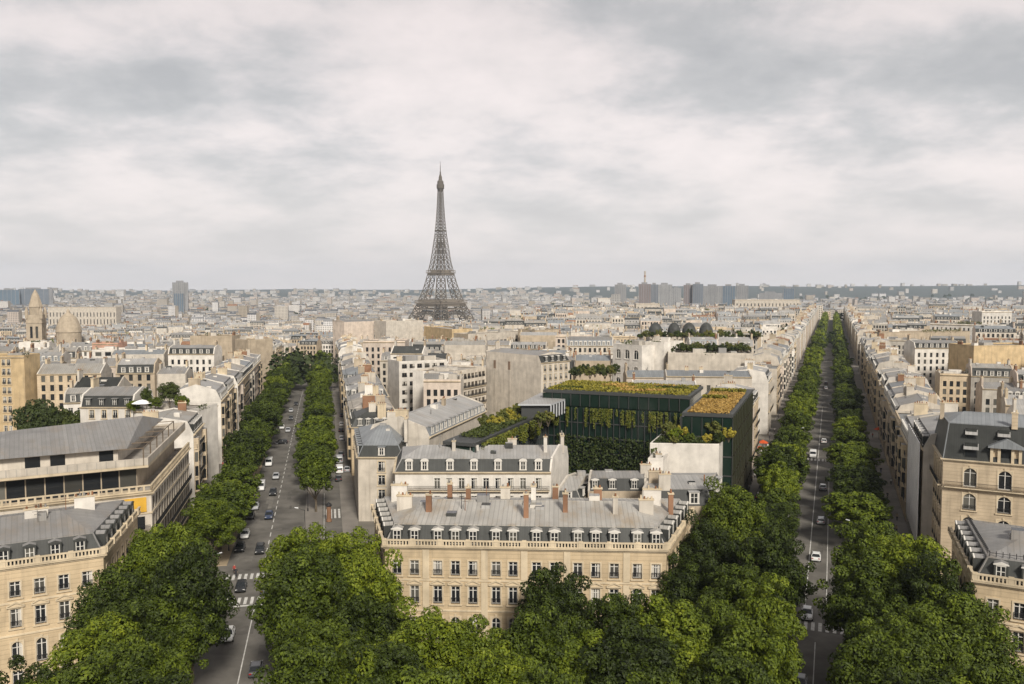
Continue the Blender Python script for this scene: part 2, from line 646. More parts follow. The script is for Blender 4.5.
def dormer_mesh(w, h, style, dep, front='trim', side='slate', cap='zinc'):
    key = ('d', w, h, style, dep, front, side, cap)
    if key in CACHE:
        return CACHE[key]
    b = MB()
    o = .16
    W = w / 2 + o
    # cheeks, back, top
    b.box(-W, W, .1, dep, 0, h + .1, side)
    # stone or timber front with an opening
    post = side if style == 'pediment' else front
    b.box(-W - .06, -w / 2, -.06, .1, 0, h + .12, post)
    b.box(w / 2, W + .06, -.06, .1, 0, h + .12, post)
    b.box(-w / 2, w / 2, -.06, .1, h - .06, h + .12, front)
    b.box(-W - .1, W + .1, -.12, .1, -.1, .06, front)
    z = h + .12
    if style == 'pediment':
        for y0, y1, e in ((-.12, .05, .14), (.05, dep, .08)):
            k = front if y0 < 0 else cap
            prof = [(-W - e, z - .02), (W + e, z - .02), (W + e, z + .08), (0, z + .08 + (W + e) * .34), (-W - e, z + .08)]
            b.loft([[(x, y, zz) for x, zz in prof] for y in (y0, y1)], k)
    elif style == 'round':
        n = 10
        for y0, y1, e in ((-.16, .14, .16), (.14, dep, .06)):
            k = front if y0 < 0 else cap
            prof = [((W + e) * math.cos(math.pi * i / n), z + (W + e) * .62 * math.sin(math.pi * i / n)) for i in range(n + 1)]
            prof.append((-W - e, z - .08))
            prof.append((W + e, z - .08))
            b.loft([[(x, y, zz) for x, zz in prof] for y in (y0, y1)], k)
    else:
        b.box(-W - .16, W + .16, -.18, dep, z, z + .12, cap)
    me = b.mesh('dormer')
    CACHE[key] = me
    return me


def chimney_into(b, x0, x1, y0, y1, z0, z1, wall, rng, pots=True):
    b.box(x0, x1, y0, y1, z0, z1, wall)
    b.box(x0 - .1, x1 + .1, y0 - .1, y1 + .1, z1, z1 + .16, 'trim')
    if not pots:
        return
    along_x = (x1 - x0) > (y1 - y0)
    L = max(x1 - x0, y1 - y0)
    n = max(2, int(L / .48))
    for i in range(n):
        if rng.random() < .1:
            continue
        p = (i + .5) / n
        cx = x0 + (x1 - x0) * p if along_x else (x0 + x1) / 2
        cy_ = (y0 + y1) / 2 if along_x else y0 + (y1 - y0) * p
        hh = rng.uniform(.25, .55)
        b.lathe([(.14, z1 + .16), (.12, z1 + .16 + hh)], 6, cx, cy_, rng.choice(('pot', 'pot', 'trim', 'zinc')))


def inset_quad(q, ins):
    """inset each edge i (q[i] -> q[i+1]) of a convex counter-clockwise quad by ins[i]"""
    lines = []
    for i in range(4):
        a, b = Vector(q[i]), Vector(q[(i + 1) % 4])
        d = (b - a).normalized()
        n = Vector((-d.y, d.x))
        lines.append((a + n * ins[i], d))
    out = []
    for i in range(4):
        p, d = lines[i - 1]
        p2, d2 = lines[i]
        den = d.x * d2.y - d.y * d2.x
        t = ((p2.x - p.x) * d2.y - (p2.y - p.y) * d2.x) / den
        out.append(p + d * t)
    return out


def facade(b, a, c, z0, z1, cols, rows, wall, depth=.22, glass=None):
    """wall from a to c (outward to its right) with a grid of openings; glass = material key of built-in panes or None"""
    a, c = Vector(a), Vector(c)
    L = (c - a).length
    d = (c - a) / L
    n = Vector((d.y, -d.x))

    def P(u, z, k=0.0):
        q = a + d * u - n * k
        return (q.x, q.y, z)
    u = 0.0
    if not rows:
        cols = []
    for u0, u1 in cols + [(L, L)]:
        if u0 - u > 1e-4:
            b.poly([P(u, z0), P(u0, z0), P(u0, z1), P(u, z1)], wall)
        if u1 > u0:
            z = z0
            for r0, r1 in rows + [(z1, z1)]:
                if r0 - z > 1e-4:
                    b.poly([P(u0, z), P(u1, z), P(u1, r0), P(u0, r0)], wall)
                if r1 > r0:
                    b.poly([P(u0, r0), P(u0, r0, depth), P(u0, r1, depth), P(u0, r1)], wall)
                    b.poly([P(u1, r0, depth), P(u1, r0), P(u1, r1), P(u1, r1, depth)], wall)
                    b.poly([P(u0, r1, depth), P(u1, r1, depth), P(u1, r1), P(u0, r1)], wall)
                    b.poly([P(u0, r0), P(u1, r0), P(u1, r0, depth), P(u0, r0, depth)], wall)
                    if glass:
                        b.poly([P(u0, r0, depth), P(u1, r0, depth), P(u1, r1, depth), P(u0, r1, depth)], glass)
                z = r1
        u = u1


def building(name, label, foot, hc, z0=0.0, detail=2, wall='cream', party='party', roof='mansard', mh=2.8, ins=None, rh=1.3, hips=(0, 0),
             low='slate', top='zinc', edges='wbwb', rows=None, bays=None, pitch=2.9, win=(1.15, 2.1), wstyle='casement', surround='trim', rail=True,
             dormer='pediment', dsize=(1.0, 1.55), dfront='trimwhite', dbays=None, chim=2, balcony=(), cornice=True, clutter=2, group=None, cat='building',
             seed=0, ground=True, vis=None, bands=(), par=.6, chwall=None, baywin=(), curt=(0, 0, 0, 0, 0, 0, 1, 1, 2), plants=None, sink=None):
    """a town building on the quad foot (front left, front right, back right, back left as seen from its front); returns its root.
    edges: w windows, b blank party wall, for front, right, back, left."""
    rng = random.Random(seed)
    F0, F1 = Vector(foot[0]), Vector(foot[1])
    o = (F0 + F1) / 2
    ang = math.atan2(F1.y - F0.y, F1.x - F0.x)
    ca, sa = math.cos(-ang), math.sin(-ang)

    def loc(p):
        q = Vector(p) - o
        return Vector((q.x * ca - q.y * sa, q.x * sa + q.y * ca))
    q = [loc(p) for p in foot]
    if ins is None:
        ins = [1.3 if e == 'w' else 0.0 for e in edges]
    wb, rb = MB(), MB()
    root = None
    if sink is None:
        root = thing(name, label, cat, (o.x, o.y, z0), ang, group)
    if rows is None:
        rows = []
        z = 0.9 if ground else 1.2
        if ground:
            rows.append((.5, 3.1))
            z = 4.6
        fh = 3.25
        while z + win[1] < hc - .55:
            rows.append((z, z + win[1]))
            z += fh
    cam_l = loc((0, 0))
    spots = []
    for i in range(4):
        a, c = q[i], q[(i + 1) % 4]
        L = (c - a).length
        d = (c - a) / L
        nrm = Vector((d.y, -d.x))
        e = edges[i]
        if e == 'b':
            facade(wb, a, c, 0, hc, [], [], party)
            continue
        if bays and bays.get(i):
            cen = [L * f for f in bays[i]]
        else:
            nb = max(1, int(round((L - 1.2) / pitch)))
            cen = [.6 + (L - 1.2) * (k + .5) / nb for k in range(nb)]
        w2 = win[0] / 2
        cen = [k for k in cen if k - w2 > .15 and k + w2 < L - .15]
        cols = [(k - w2, k + w2) for k in cen]
        mid = (a + c) / 2
        to = cam_l - mid
        seen = to.normalized().dot(nrm) > .12 if vis is None else (i in vis)
        built = detail >= 2 and seen
        facade(wb, a, c, 0, hc, cols, rows, wall, .22, None if built else 'glass')
        if built:
            for k in cen:
                for r in rows:
                    p = a + d * k
                    spots.append((p, math.atan2(d.y, d.x), r))
        if cornice and detail >= 1:
            pass
    # ---- roof
    over = [.0] * 4
    if roof in ('mansard', 'gable', 'hip'):
        base = [Vector(p) for p in q]
        if mh > 0:
            brk = inset_quad(q, ins)
            for i in range(4):
                j = (i + 1) % 4
                k = low if ins[i] > 0 else party
                rb.poly([(base[i].x, base[i].y, hc), (base[j].x, base[j].y, hc), (brk[j].x, brk[j].y, hc + mh), (brk[i].x, brk[i].y, hc + mh)], k)
        else:
            brk = base
        zt = hc + mh
        m0, m1 = (brk[0] + brk[3]) / 2, (brk[1] + brk[2]) / 2
        ax = (m1 - m0).normalized()
        r0, r1 = m0 + ax * hips[0], m1 - ax * hips[1]
        V3 = lambda p, z: (p.x, p.y, z)
        zr = zt + rh
        rb.poly([V3(brk[0], zt), V3(brk[1], zt), V3(r1, zr), V3(r0, zr)], top)
        rb.poly([V3(brk[2], zt), V3(brk[3], zt), V3(r0, zr), V3(r1, zr)], top)
        rb.poly([V3(brk[1], zt), V3(brk[2], zt), V3(r1, zr)], top if hips[1] > 0 else party)
        rb.poly([V3(brk[3], zt), V3(brk[0], zt), V3(r0, zr)], top if hips[0] > 0 else party)
        if mh > 0 and detail >= 1:                    # lead roll along the break, ridge cap
            for i in range(4):
                j = (i + 1) % 4
                if ins[i] > 0:
                    rb.bar(V3(brk[i], zt), V3(brk[j], zt), .13, top)
                    if ins[j] > 0:
                        rb.bar(V3(base[j], hc), V3(brk[j], zt), .11, top)
            rb.bar(V3(r0, zr), V3(r1, zr), .1, top)
        # party walls stand a little above the roof
        for i in (1, 3):
            if edges[i] == 'b' and hips[0 if i == 3 else 1] == 0 and detail >= 1:
                a, c = base[i], base[(i + 1) % 4]
                d = (c - a).normalized()
                n = Vector((d.y, -d.x))
                k0, k1 = brk[i], brk[(i + 1) % 4]
                md = (k0 + k1) / 2
                prof = [(a, hc - .3), (a, hc + .15), (k0, zt + .25), (md, zr + .25), (k1, zt + .25), (c, hc + .15), (c, hc - .3)]
                th = .38
                rb.loft([[(p.x + n.x * off, p.y + n.y * off, z) for p, z in prof] for off in (.012, -th)], party)
        zroof = lambda x, y: zt + rh * .55
    else:                                              # flat with a parapet
        rb.poly([(p.x, p.y, hc - .25) for p in q], top)
        qi = inset_quad(q, [.3] * 4)
        for i in range(4):
            j = (i + 1) % 4
            rb.loft([[(q[i].x, q[i].y, hc - .02), (qi[i].x, qi[i].y, hc - .02), (qi[i].x, qi[i].y, hc + par), (q[i].x, q[i].y, hc + par)],
                     [(q[j].x, q[j].y, hc - .02), (qi[j].x, qi[j].y, hc - .02), (qi[j].x, qi[j].y, hc + par), (q[j].x, q[j].y, hc + par)]], wall if edges[i] == 'w' else party)
        zt = zr = hc
        zroof = lambda x, y: hc - .25
        brk = q
    if sink is not None:
        wb.into(sink, (o.x, o.y, z0), ang)
        rb.into(sink, (o.x, o.y, z0), ang)
        cb = MB()
    else:
        wb.build('wall', root)
        rb.build('roof', root)
    W = (q[1] - q[0]).length
    D = ((q[3] - q[0]).length + (q[2] - q[1]).length) / 2
    # ---- cornice, string courses
    if cornice and detail >= 1 and sink is None:
        b = MB()
        cz = hc - .42
        for i in range(4):
            if edges[i] != 'w':
                continue
            a, c = q[i], q[(i + 1) % 4]
            d = (c - a).normalized()
            n = Vector((d.y, -d.x))
            e0 = .45 if edges[i - 1] == 'w' else 0
            e1 = .45 if edges[(i + 1) % 4] == 'w' else 0
            prof = [(.0, cz), (.16, cz), (.2, cz + .18), (.42, cz + .26), (.45, cz + .42), (.0, cz + .44)]
            rings = []
            for base_p, e, sg in ((a, e0, -1), (c, e1, 1)):
                rings.append([(base_p.x + n.x * (y + .004) + d.x * sg * (y if e else 0), base_p.y + n.y * (y + .004) + d.y * sg * (y if e else 0), z) for y, z in prof])
            b.loft(rings, 'trim')
            for zb in bands:
                prof = [(.0, zb), (.12, zb), (.12, zb + .22), (.0, zb + .26)]
                rings = []
                for base_p, e, sg in ((a, e0, -1), (c, e1, 1)):
                    rings.append([(base_p.x + n.x * (y + .003) + d.x * sg * (y if e else 0), base_p.y + n.y * (y + .003) + d.y * sg * (y if e else 0), z) for y, z in prof])
                b.loft(rings, 'trim')
        b.build('cornice', root)
    # ---- windows as parts
    if spots:
        spots = spots[:100] if len(spots) <= 100 else sorted(spots, key=lambda s: -s[2][0])[:100]
        for p, az, r in spots:
            st = wstyle if isinstance(wstyle, str) else wstyle[min(rows.index(r), len(wstyle) - 1)]
            me = window_mesh(win[0], r[1] - r[0], st, .22, surround, rng.choice(curt))
            wo_ = put('window', me, root, (p.x, p.y, r[0]), az)
            if rail and rows.index(r) > 0 and rows.index(r) not in balcony:
                put('railing', railing_mesh(win[0]), wo_)
    # ---- balconies along whole floors
    if balcony and sink is None:
        for ri in balcony:
            if ri >= len(rows):
                continue
            for i in range(4):
                if edges[i] != 'w':
                    continue
                a, c = q[i], q[(i + 1) % 4]
                d = (c - a)
                L = d.length
                d /= L
                n = Vector((d.y, -d.x))
                if (cam_l - (a + c) / 2).normalized().dot(n) < .05:
                    continue
                b = MB()
                zb = rows[ri][0] - .12
                bd = .75 if len(balcony) < 3 else .55
                b.box(.3, L - .3, -bd, -.01, zb - .16, zb, 'trim')
                rail_bars(b, .32, L - .32, -bd + .05, zb, zb + .95, .16 if detail >= 2 else .3)
                b.build('balcony', root, loc=(a.x, a.y, 0), rz=math.atan2(d.y, d.x))
    # ---- bay windows that stand out from the front
    if baywin and sink is None:
        a, c = q[0], q[1]
        L = (c - a).length
        d = (c - a) / L
        for fx in baywin:
            b = MB()
            zb, zt_ = rows[1][0] - .5, hc - 1.0
            pts = [(-1.7, -.01), (-1.1, -.95), (1.1, -.95), (1.7, -.01)]
            b.prism(pts, zb, zt_, wall, 'zinc', True)
            for r in rows[1:]:
                if r[1] > zt_ - .2:
                    continue
                for (x0, y0), (x1, y1) in zip(pts, pts[1:]):
                    dx, dy = x1 - x0, y1 - y0
                    l_ = math.hypot(dx, dy)
                    nx, ny = dy / l_ * .02, -dx / l_ * .02
                    e0, e1 = (.14, .86)
                    b.poly([(x0 + dx * e0 + nx, y0 + dy * e0 + ny, r[0]), (x0 + dx * e1 + nx, y0 + dy * e1 + ny, r[0]), (x0 + dx * e1 + nx, y0 + dy * e1 + ny, r[1]), (x0 + dx * e0 + nx, y0 + dy * e0 + ny, r[1])], 'glass')
            p = a + d * (L * fx)
            b.build('bay_window', root, loc=(p.x, p.y, 0), rz=math.atan2(d.y, d.x))
    # ---- dormers
    if dormer and roof == 'mansard' and mh > 1.5:
        for i in range(4):
            if ins[i] <= 0 or edges[i] != 'w':
                continue
            a, c = q[i], q[(i + 1) % 4]
            L = (c - a).length
            d = (c - a) / L
            n = Vector((d.y, -d.x))
            if (cam_l - (a + c) / 2).normalized().dot(n) < .0:
                continue
            if dbays and dbays.get(i):
                cen = [L * f for f in dbays[i]]
            else:
                nb = max(1, int(round((L - 2.5) / pitch)))
                cen = [1.25 + (L - 2.5) * (k + .5) / nb for k in range(nb)]
            me = None
            for k in cen:
                hgt = min(dsize[1], mh - .5)
                z = hc + .42
                back = ins[i] * (z - hc) / mh
                p = a + d * k - n * max(.12, back - .1)
                dep = ins[i] + 1.0
                if sink is None:
                    me = dormer_mesh(dsize[0], hgt, dormer, round(dep, 2), dfront, low, top)
                    dm_ = put('dormer', me, root, (p.x, p.y, z), math.atan2(d.y, d.x))
                    put('window', sash_mesh(dsize[0], hgt), dm_)
                else:
                    b = MB()
                    b.box(-.65, .65, 0, dep, 0, hgt, dfront, False, True, top)
                    b.poly([(-.4, -.01, .1), (.4, -.01, .1), (.4, -.01, hgt - .15), (-.4, -.01, hgt - .15)], 'glass')
                    t = MB()
                    b.into(t, (p.x, p.y, z), math.atan2(d.y, d.x))
                    t.into(sink, (o.x, o.y, z0), ang)
    # ---- chimneys
    ch = []
    if isinstance(chim, (list, tuple)):
        ch = list(chim)
    else:
        for k in range(chim):
            e = rng.choice((0, 1)) if k > 1 else k % 2
            fx = (.03 if e == 0 else .97) if k < 2 else rng.uniform(.25, .75)
            ch.append((fx, rng.uniform(.3, .7), rng.uniform(1.6, 3.6), 'y', rng.uniform(1.3, 2.4)))
    for fx, fy, ln, axn, hh in ch:
        p = (q[0] * (1 - fx) + q[1] * fx) * (1 - fy) + (q[3] * (1 - fx) + q[2] * fx) * fy
        b = MB()
        hx, hy = (ln / 2, .34) if axn == 'x' else (.34, ln / 2)
        zb = zt - .4
        ztop = zr + hh
        chimney_into(b, p.x - hx, p.x + hx, p.y - hy, p.y + hy, zb, ztop, (rng.choice(chwall) if chwall else None) or rng.choice((party, 'party', 'trim', 'tan', 'tile')), rng, True)
        if sink is None:
            b.build('chimney', root)
        else:
            b.into(sink, (o.x, o.y, z0), ang)
    # ---- planting on roof terraces
    if (rng.random() < .35 if plants is None else plants) and roof == 'flat':
        b = MB()
        qi = inset_quad(q, [.8] * 4)
        for _ in range(rng.randint(1, 3)):
            i = rng.randrange(4)
            a, c = qi[i], qi[(i + 1) % 4]
            u = rng.uniform(0, .5)
            v = u + rng.uniform(.2, .5)
            A, C = a + (c - a) * u, a + (c - a) * v
            hh = rng.uniform(.6, 2.4)
            leaf_sheet(b, [(A.x, A.y, hc - .2), (C.x, C.y, hc - .2), (C.x, C.y, hc + hh), (A.x, A.y, hc + hh)], int(14 * (C - A).length * hh), .3 if detail else .5, rng.choice(('leafdark', 'leaf', 'leafolive')), rng, .9)
        if sink is None:
            b.build('roof_planting', root)
        else:
            b.into(sink, (o.x, o.y, z0), ang)
    # ---- skylights, hatches, vents
    for k in range(clutter):
        fx, fy = rng.uniform(.15, .85), rng.uniform(.25, .75)
        p = (q[0] * (1 - fx) + q[1] * fx) * (1 - fy) + (q[3] * (1 - fx) + q[2] * fx) * fy
        b = MB()
        if roof == 'flat':
            sx, sy, sz = rng.uniform(1, 2.6), rng.uniform(1, 2), rng.uniform(.8, 2.2)
            b.box(p.x - sx, p.x + sx, p.y - sy, p.y + sy, hc - .2, hc + sz, rng.choice(('white', 'grey', 'zinc', 'party')), False, True, rng.choice(('zinc', 'gravel', 'zincpale')))
            nm = 'roof_hut'
        else:
            z = zt + rh * (1 - abs(fy - .5) * 2)
            sx, sy = rng.uniform(.4, .9), rng.uniform(.5, .8)
            b.box(p.x - sx, p.x + sx, p.y - sy, p.y + sy, z - .5, z + rng.choice((.18, .25, .9)), rng.choice(('zinc', 'slategrey', 'zincpale', 'white')), False, True, rng.choice(('glass', 'zincpale', 'zinc')))
            nm = 'roof_hatch'
            if rng.random() < .35:
                b = MB()
                hh = rng.uniform(.8, 2.6)
                b.lathe([(.12 if hh < 1.5 else .05, z - .3), (.12 if hh < 1.5 else .04, z + hh)], 6, p.x, p.y, rng.choice(('zinc', 'iron', 'pot')))
                if hh >= 1.5:
                    b.bar((p.x - .6, p.y, z + hh - .2), (p.x + .6, p.y, z + hh - .2), .03, 'iron')
                    b.bar((p.x - .4, p.y, z + hh - .6), (p.x + .4, p.y, z + hh - .6), .03, 'iron')
                nm = 'roof_vent' if hh < 1.5 else 'aerial'
        if sink is None:
            b.build(nm, root)
        else:
            b.into(sink, (o.x, o.y, z0), ang)
    return root


def rect(P0, P1, depth):
    P0, P1 = Vector(P0), Vector(P1)
    d = (P1 - P0).normalized()
    n = Vector((-d.y, d.x))
    return [P0, P1, P1 + n * depth, P0 + n * depth]


# footprints already taken, so that the ordinary lots keep clear of them
TAKEN = []


def take(f):
    TAKEN.append([Vector(p) for p in f])
    return f


def clash(a, b):
    for p, q in ((a, b), (b, a)):
        for i in range(len(p)):
            e = p[(i + 1) % len(p)] - p[i]
            n = Vector((e.y, -e.x))
            if max(n.dot(v - p[i]) for v in p) - 1e-6 < min(n.dot(v - p[i]) for v in q) - 0:
                return False
    return True
# ------------------------------------------------------------------ the ground and the two avenues
M['glass_dark'] = plain('dark_curtain_glass', (.010, .022, .016), .08, .35)
M['glass_amber'] = plain('olive_tinted_glass', (.04, .045, .026), .3, .08)
M['glass_green'] = plain('green_glass', (.03, .06, .05), .12, .6)


def ground_material():
    m, t, b = newmat('ground')
    p = objco(t, world=True)
    r1 = ramp(t, [(.35, (.13, .12, .10)), (.55, (.20, .18, .15)), (.7, (.25, .22, .18))])
    t.links.new(noisef(t, p, .05, 8, .6), r1.inputs[0])
    g = ramp(t, [(.56, 0.0), (.64, 1.0)])
    t.links.new(noisef(t, p, .004, 5, .6), g.inputs[0])
    col = mixc(t, g.outputs[0], r1.outputs[0], (.055, .07, .03))
    ge = t.nodes.new('ShaderNodeNewGeometry')
    sp_ = t.nodes.new('ShaderNodeSeparateXYZ')
    t.links.new(ge.outputs['Position'], sp_.inputs[0])
    ln = t.nodes.new('ShaderNodeVectorMath')
    ln.operation = 'LENGTH'
    t.links.new(ge.outputs['Position'], ln.inputs[0])
    wood = ramp(t, [(.42, 0.0), (.5, 1.0)])                 # wooded hills beyond the town
    t.links.new(mathn(t, 'ADD', mathn(t, 'DIVIDE', ln.outputs['Value'], 10000.0), mathn(t, 'MULTIPLY', mathn(t, 'SUBTRACT', noisef(t, p, .0022, 5, .6), .5), .5)), wood.inputs[0])
    t.links.new(mixc(t, wood.outputs[0], col, (.055, .07, .065)), b.inputs['Base Color'])
    b.inputs['Roughness'].default_value = .95
    return m


M['ground'] = ground_material()
b = MB()
radii = [0, 60, 120, 200, 330] + [330 + 25 * k for k in range(1, 56)] + [1800, 1950, 2150, 2400, 2700, 3100, 3500, 4000, 4500, 5000, 5600, 6200, 6800, 7400, 8000, 8600, 9200, 9900]
NA = 180
for r in radii:
    for k in range(NA):
        a = 2 * math.pi * k / NA
        x, y = r * math.sin(a), r * math.cos(a)
        b.v.append((x, y, terrain(x, y)))
for i in range(len(radii) - 1):
    for k in range(NA):
        j = (k + 1) % NA
        b.f.append((i * NA + k, i * NA + j, (i + 1) * NA + j, (i + 1) * NA + k)[::-1])
        b.m.append('ground')
kind(b.build('ground'), 'structure')


class Avenue:
    def __init__(s, p, v, length):
        s.p = Vector(p)
        s.d = Vector(v).normalized()
        s.n = Vector((s.d.y, -s.d.x))
        s.len = length

    def at(s, t, lat):
        q = s.p + s.d * t + s.n * lat
        return Vector((q.x, q.y))

    def to(s, q):
        r = Vector((q[0], q[1])) - s.p
        return r.dot(s.d), r.dot(s.n)

    def ang(s):
        return math.atan2(s.d.y, s.d.x)


def dirpx(u):
    return ((u - 512) / FPX, math.cos(PITCH) + math.sin(PITCH) * math.tan(PITCH))


SA = Avenue((-37.6, 118.2), dirpx(325), 500)        # the short avenue
LA = Avenue((41.8, 118.2), (.349, .937), 1290)      # the long avenue


def strip(bm, av, t0, t1, l0, l1, z, m, thick=0.0, step=20.0):
    n = max(1, int(math.ceil((t1 - t0) / step)))
    for i in range(n):
        ta, tb = t0 + (t1 - t0) * i / n, t0 + (t1 - t0) * (i + 1) / n
        q = [av.at(ta, l0), av.at(ta, l1), av.at(tb, l1), av.at(tb, l0)]
        up = [(p.x, p.y, terrain(p.x, p.y) + z) for p in q]
        bm.poly(up, m)
        if thick:
            dn = [(p[0], p[1], p[2] - thick) for p in up]
            for a, c in ((0, 3), (1, 2)):
                bm.poly([dn[a], dn[c], up[c], up[a]], m)
            if i == 0:
                bm.poly([dn[0], dn[1], up[1], up[0]], m)
            if i == n - 1:
                bm.poly([dn[2], dn[3], up[3], up[2]], m)


ROADZ = .05
for av, nm, gaps in ((SA, 'short', [(17, 36), (150, 163), (290, 302)]), (LA, 'long', [(-2, 16), (140, 152), (300, 312), (470, 482), (640, 652), (900, 912)])):
    rb = MB()
    strip(rb, av, -60, av.len, -15.2, 15.2, ROADZ, 'asphalt')
    kind(rb.build('road'), 'structure')
    segs, t = [], -40.0
    for g0, g1 in gaps + [(av.len, av.len)]:
        segs.append((t, g0))
        t = g1
    wb_, sb_ = MB(), MB()
    for t0, t1 in segs:
        for sg in (-1, 1):
            l0, l1 = sorted((sg * 14.6, sg * 18.0))
            strip(wb_, av, t0, t1, l0, l1, ROADZ + .13, 'paving', .25)
            l0, l1 = sorted((sg * 6.6, sg * 10.4))
            strip(sb_, av, t0 + 3, t1 - 3, l0, l1, ROADZ + .12, 'sand' if sg < 0 else 'paving', .2)
    kind(wb_.build('pavement'), 'structure')
    kind(sb_.build('tree_strip_path'), 'structure')
    mk = MB()
    z = ROADZ + .012
    if nm == 'short':
        t = 40
        while t < 330:
            strip(mk, av, t, t + 3, -.09, .09, z, 'paint')
            t += 5.5
        strip(mk, av, -30, 16, -.08, .08, z, 'paint')
        strip(mk, av, 3, 16, -5.2, -5.05, z, 'paint')
        strip(mk, av, 17.2, 17.8, -6, 6, z, 'paint')
        cross = [(18.2, 21.4), (30.5, 33.5)]
    else:
        strip(mk, av, 15, 260, -1.05, -.88, z, 'paint')
        strip(mk, av, 20, 130, 2.15, 2.28, z, 'paint')
        strip(mk, av, -40, 3, .75, .88, z, 'paint')
        strip(mk, av, 24, 150, -6.2, -6.05, z, 'paint')
        cross = [(7.4, 10.8), (140.5, 144.0)]
    for c0, c1 in cross:
        l = -6.0
        while l < 6.1:
            strip(mk, av, c0, c1, l, l + .5, z, 'paint')
            l += 1.02
    kind(mk.build('road_markings'), 'structure')
# service-lane crossing beside the cut-corner house
mk = MB()
l = 11.2
while l < 14.4:
    strip(mk, SA, 68, 76, l, l + .45, ROADZ + .012, 'paint')
    l += .9
strip(mk, SA, 36, 92, 10.75, 10.85, ROADZ + .012, 'paint')
kind(mk.build('road_markings'), 'structure')
# repaired patches and worn wheel tracks
M['patch_dark'] = mottled('dark_asphalt', (.118, .11, .098), var=.3, streak=0, scale=.5, rnd=0)
M['patch_pale'] = mottled('pale_asphalt', (.185, .173, .152), var=.3, streak=0, scale=.5, rnd=0)
pz = random.Random(44)
mk = MB()
for av, t1 in ((SA, 330), (LA, 420)):
    for k in range(70):
        t = pz.uniform(-20, t1)
        l = pz.uniform(-6, 5)
        strip(mk, av, t, t + pz.choice((1.5, 3, 8, 14)), l, l + pz.choice((.5, .9, 1.6, 2.4)), ROADZ + .004 + .00005 * k, pz.choice(('patch_dark', 'patch_dark', 'patch_pale')))
kind(mk.build('road_surface_patches'), 'structure')
# cross street that runs behind the three corner mansions
rb = MB()
for a, c in (((-120, 92), (-45, 142)), ((46, 127), (110, 92))):
    a, c = Vector(a), Vector(c)
    d = (c - a).normalized()
    n = Vector((d.y, -d.x)) * 5.0
    rb.poly([(p.x, p.y, ROADZ - .02) for p in (a + n, c + n, c - n, a - n)], 'asphalt')
kind(rb.build('road'), 'structure')
# the round place in front of the mansions
rb = MB()
rb.prism([(94 * math.cos(math.pi * 2 * i / 64), 8 + 94 * math.sin(math.pi * 2 * i / 64)) for i in range(64)], -.1, .03, 'asphalt')
kind(rb.build('road'), 'structure')

# ------------------------------------------------------------------ the three mansions on the circle
MAN = dict(wall='honey', trim=None)
ROWS_M = [(.5, 2.4), (3.2, 6.2), (8.1, 10.5), (12.0, 14.0)]
ST_M = ('casement', 'arch', 'ped', 'casement')
BAY_A = [(u - 383) / 289 for u in (395.5, 413.8, 438, 456.3, 474.5, 498.4, 516, 540, 558.5, 582.4, 600.7, 619.6, 643, 662)]


def balustrade(root, pts, z):
    b = MB()
    for i in range(len(pts) - 1):
        a, c = Vector(pts[i]), Vector(pts[i + 1])
        L = (c - a).length
        d = (c - a) / L
        n = Vector((d.y, -d.x)) * .16
        for z0, z1, k in ((z, z + .16, 1.0), (z + .72, z + .9, 1.0)):
            b.loft([[(p.x + n.x * s, p.y + n.y * s, zz) for s, zz in ((-k, z0), (k, z0), (k, z1), (-k, z1))] for p in (a, c)], 'trim')
        m = int(L / .42)
        for j in range(m):
            p = a + d * (L * (j + .5) / m)
            w_ = .3 if j % 9 == 0 else .1
            b.box(p.x - w_, p.x + w_, p.y - .12, p.y + .12, z + .16, z + .72 + (.3 if j % 9 == 0 else 0), 'trim', False)
    return b.build('balustrade', root)


def mansion(foot, label, bays, dbays, chims, top='zinc', seed=1, vis=None, dfr='trimwhite'):
    root = building('stone_mansion', label, foot, 16.0, wall='honey', party='honey', mh=2.6, ins=[1.5] * 4, rh=1.5, hips=(6, 6), low='slategrey', top=top,
                    edges='wwww', rows=ROWS_M, bays=bays, win=(1.2, 2), wstyle=ST_M, surround='trim', dormer='pediment', dsize=(1.05, 1.65), dbays=dbays,
                    chim=chims, chwall=('white', 'party', 'tile'), bands=(7.0, 11.2), clutter=14, seed=seed, pitch=2.75, vis=vis, dfront=dfr, cat='mansion')
    o = root.location
    a = -root.rotation_euler.z
    loc = []
    for p in inset_quad([Vector(p) for p in foot], [-.28] * 4):
        q = p - Vector((o.x, o.y))
        loc.append((q.x * math.cos(a) - q.y * math.sin(a), q.x * math.sin(a) + q.y * math.cos(a)))
    balustrade(root, [loc[3], loc[0], loc[1], loc[2]], 16.04)
    # pilasters between the groups of windows
    return root


FA = take([(-17.3, 115), (20.6, 113.0), (27.8, 131.5), (-21.6, 133)])
rootA = mansion(FA, 'honey stone mansion with fourteen white-capped dormers, behind the row of trees on the circle', {0: BAY_A}, {0: BAY_A},
                [(.085, .42, 2.2, 'x', .9), (.075, .72, 2.4, 'x', 1.2), (.165, .3, .8, 'x', 1.6), (.5, .22, .7, 'y', 2.2), (.515, .6, 1.6, 'y', 1.8),
                 (.63, .32, .7, 'y', 1.9), (.8, .3, .7, 'y', 1.6), (.9, .62, 2.6, 'x', 1.3), (.9, .35, 2.0, 'x', 1.0), (.3, .6, .7, 'y', 1.4), (.42, .74, 1.4, 'x', .9), (.72, .7, 1.2, 'x', 1.0), (.24, .8, .7, 'x', 1.1), (.58, .8, .9, 'x', .8), (.97, .5, .7, 'y', 1.2)], top='zincold', seed=5, vis=(0, 3, 1))
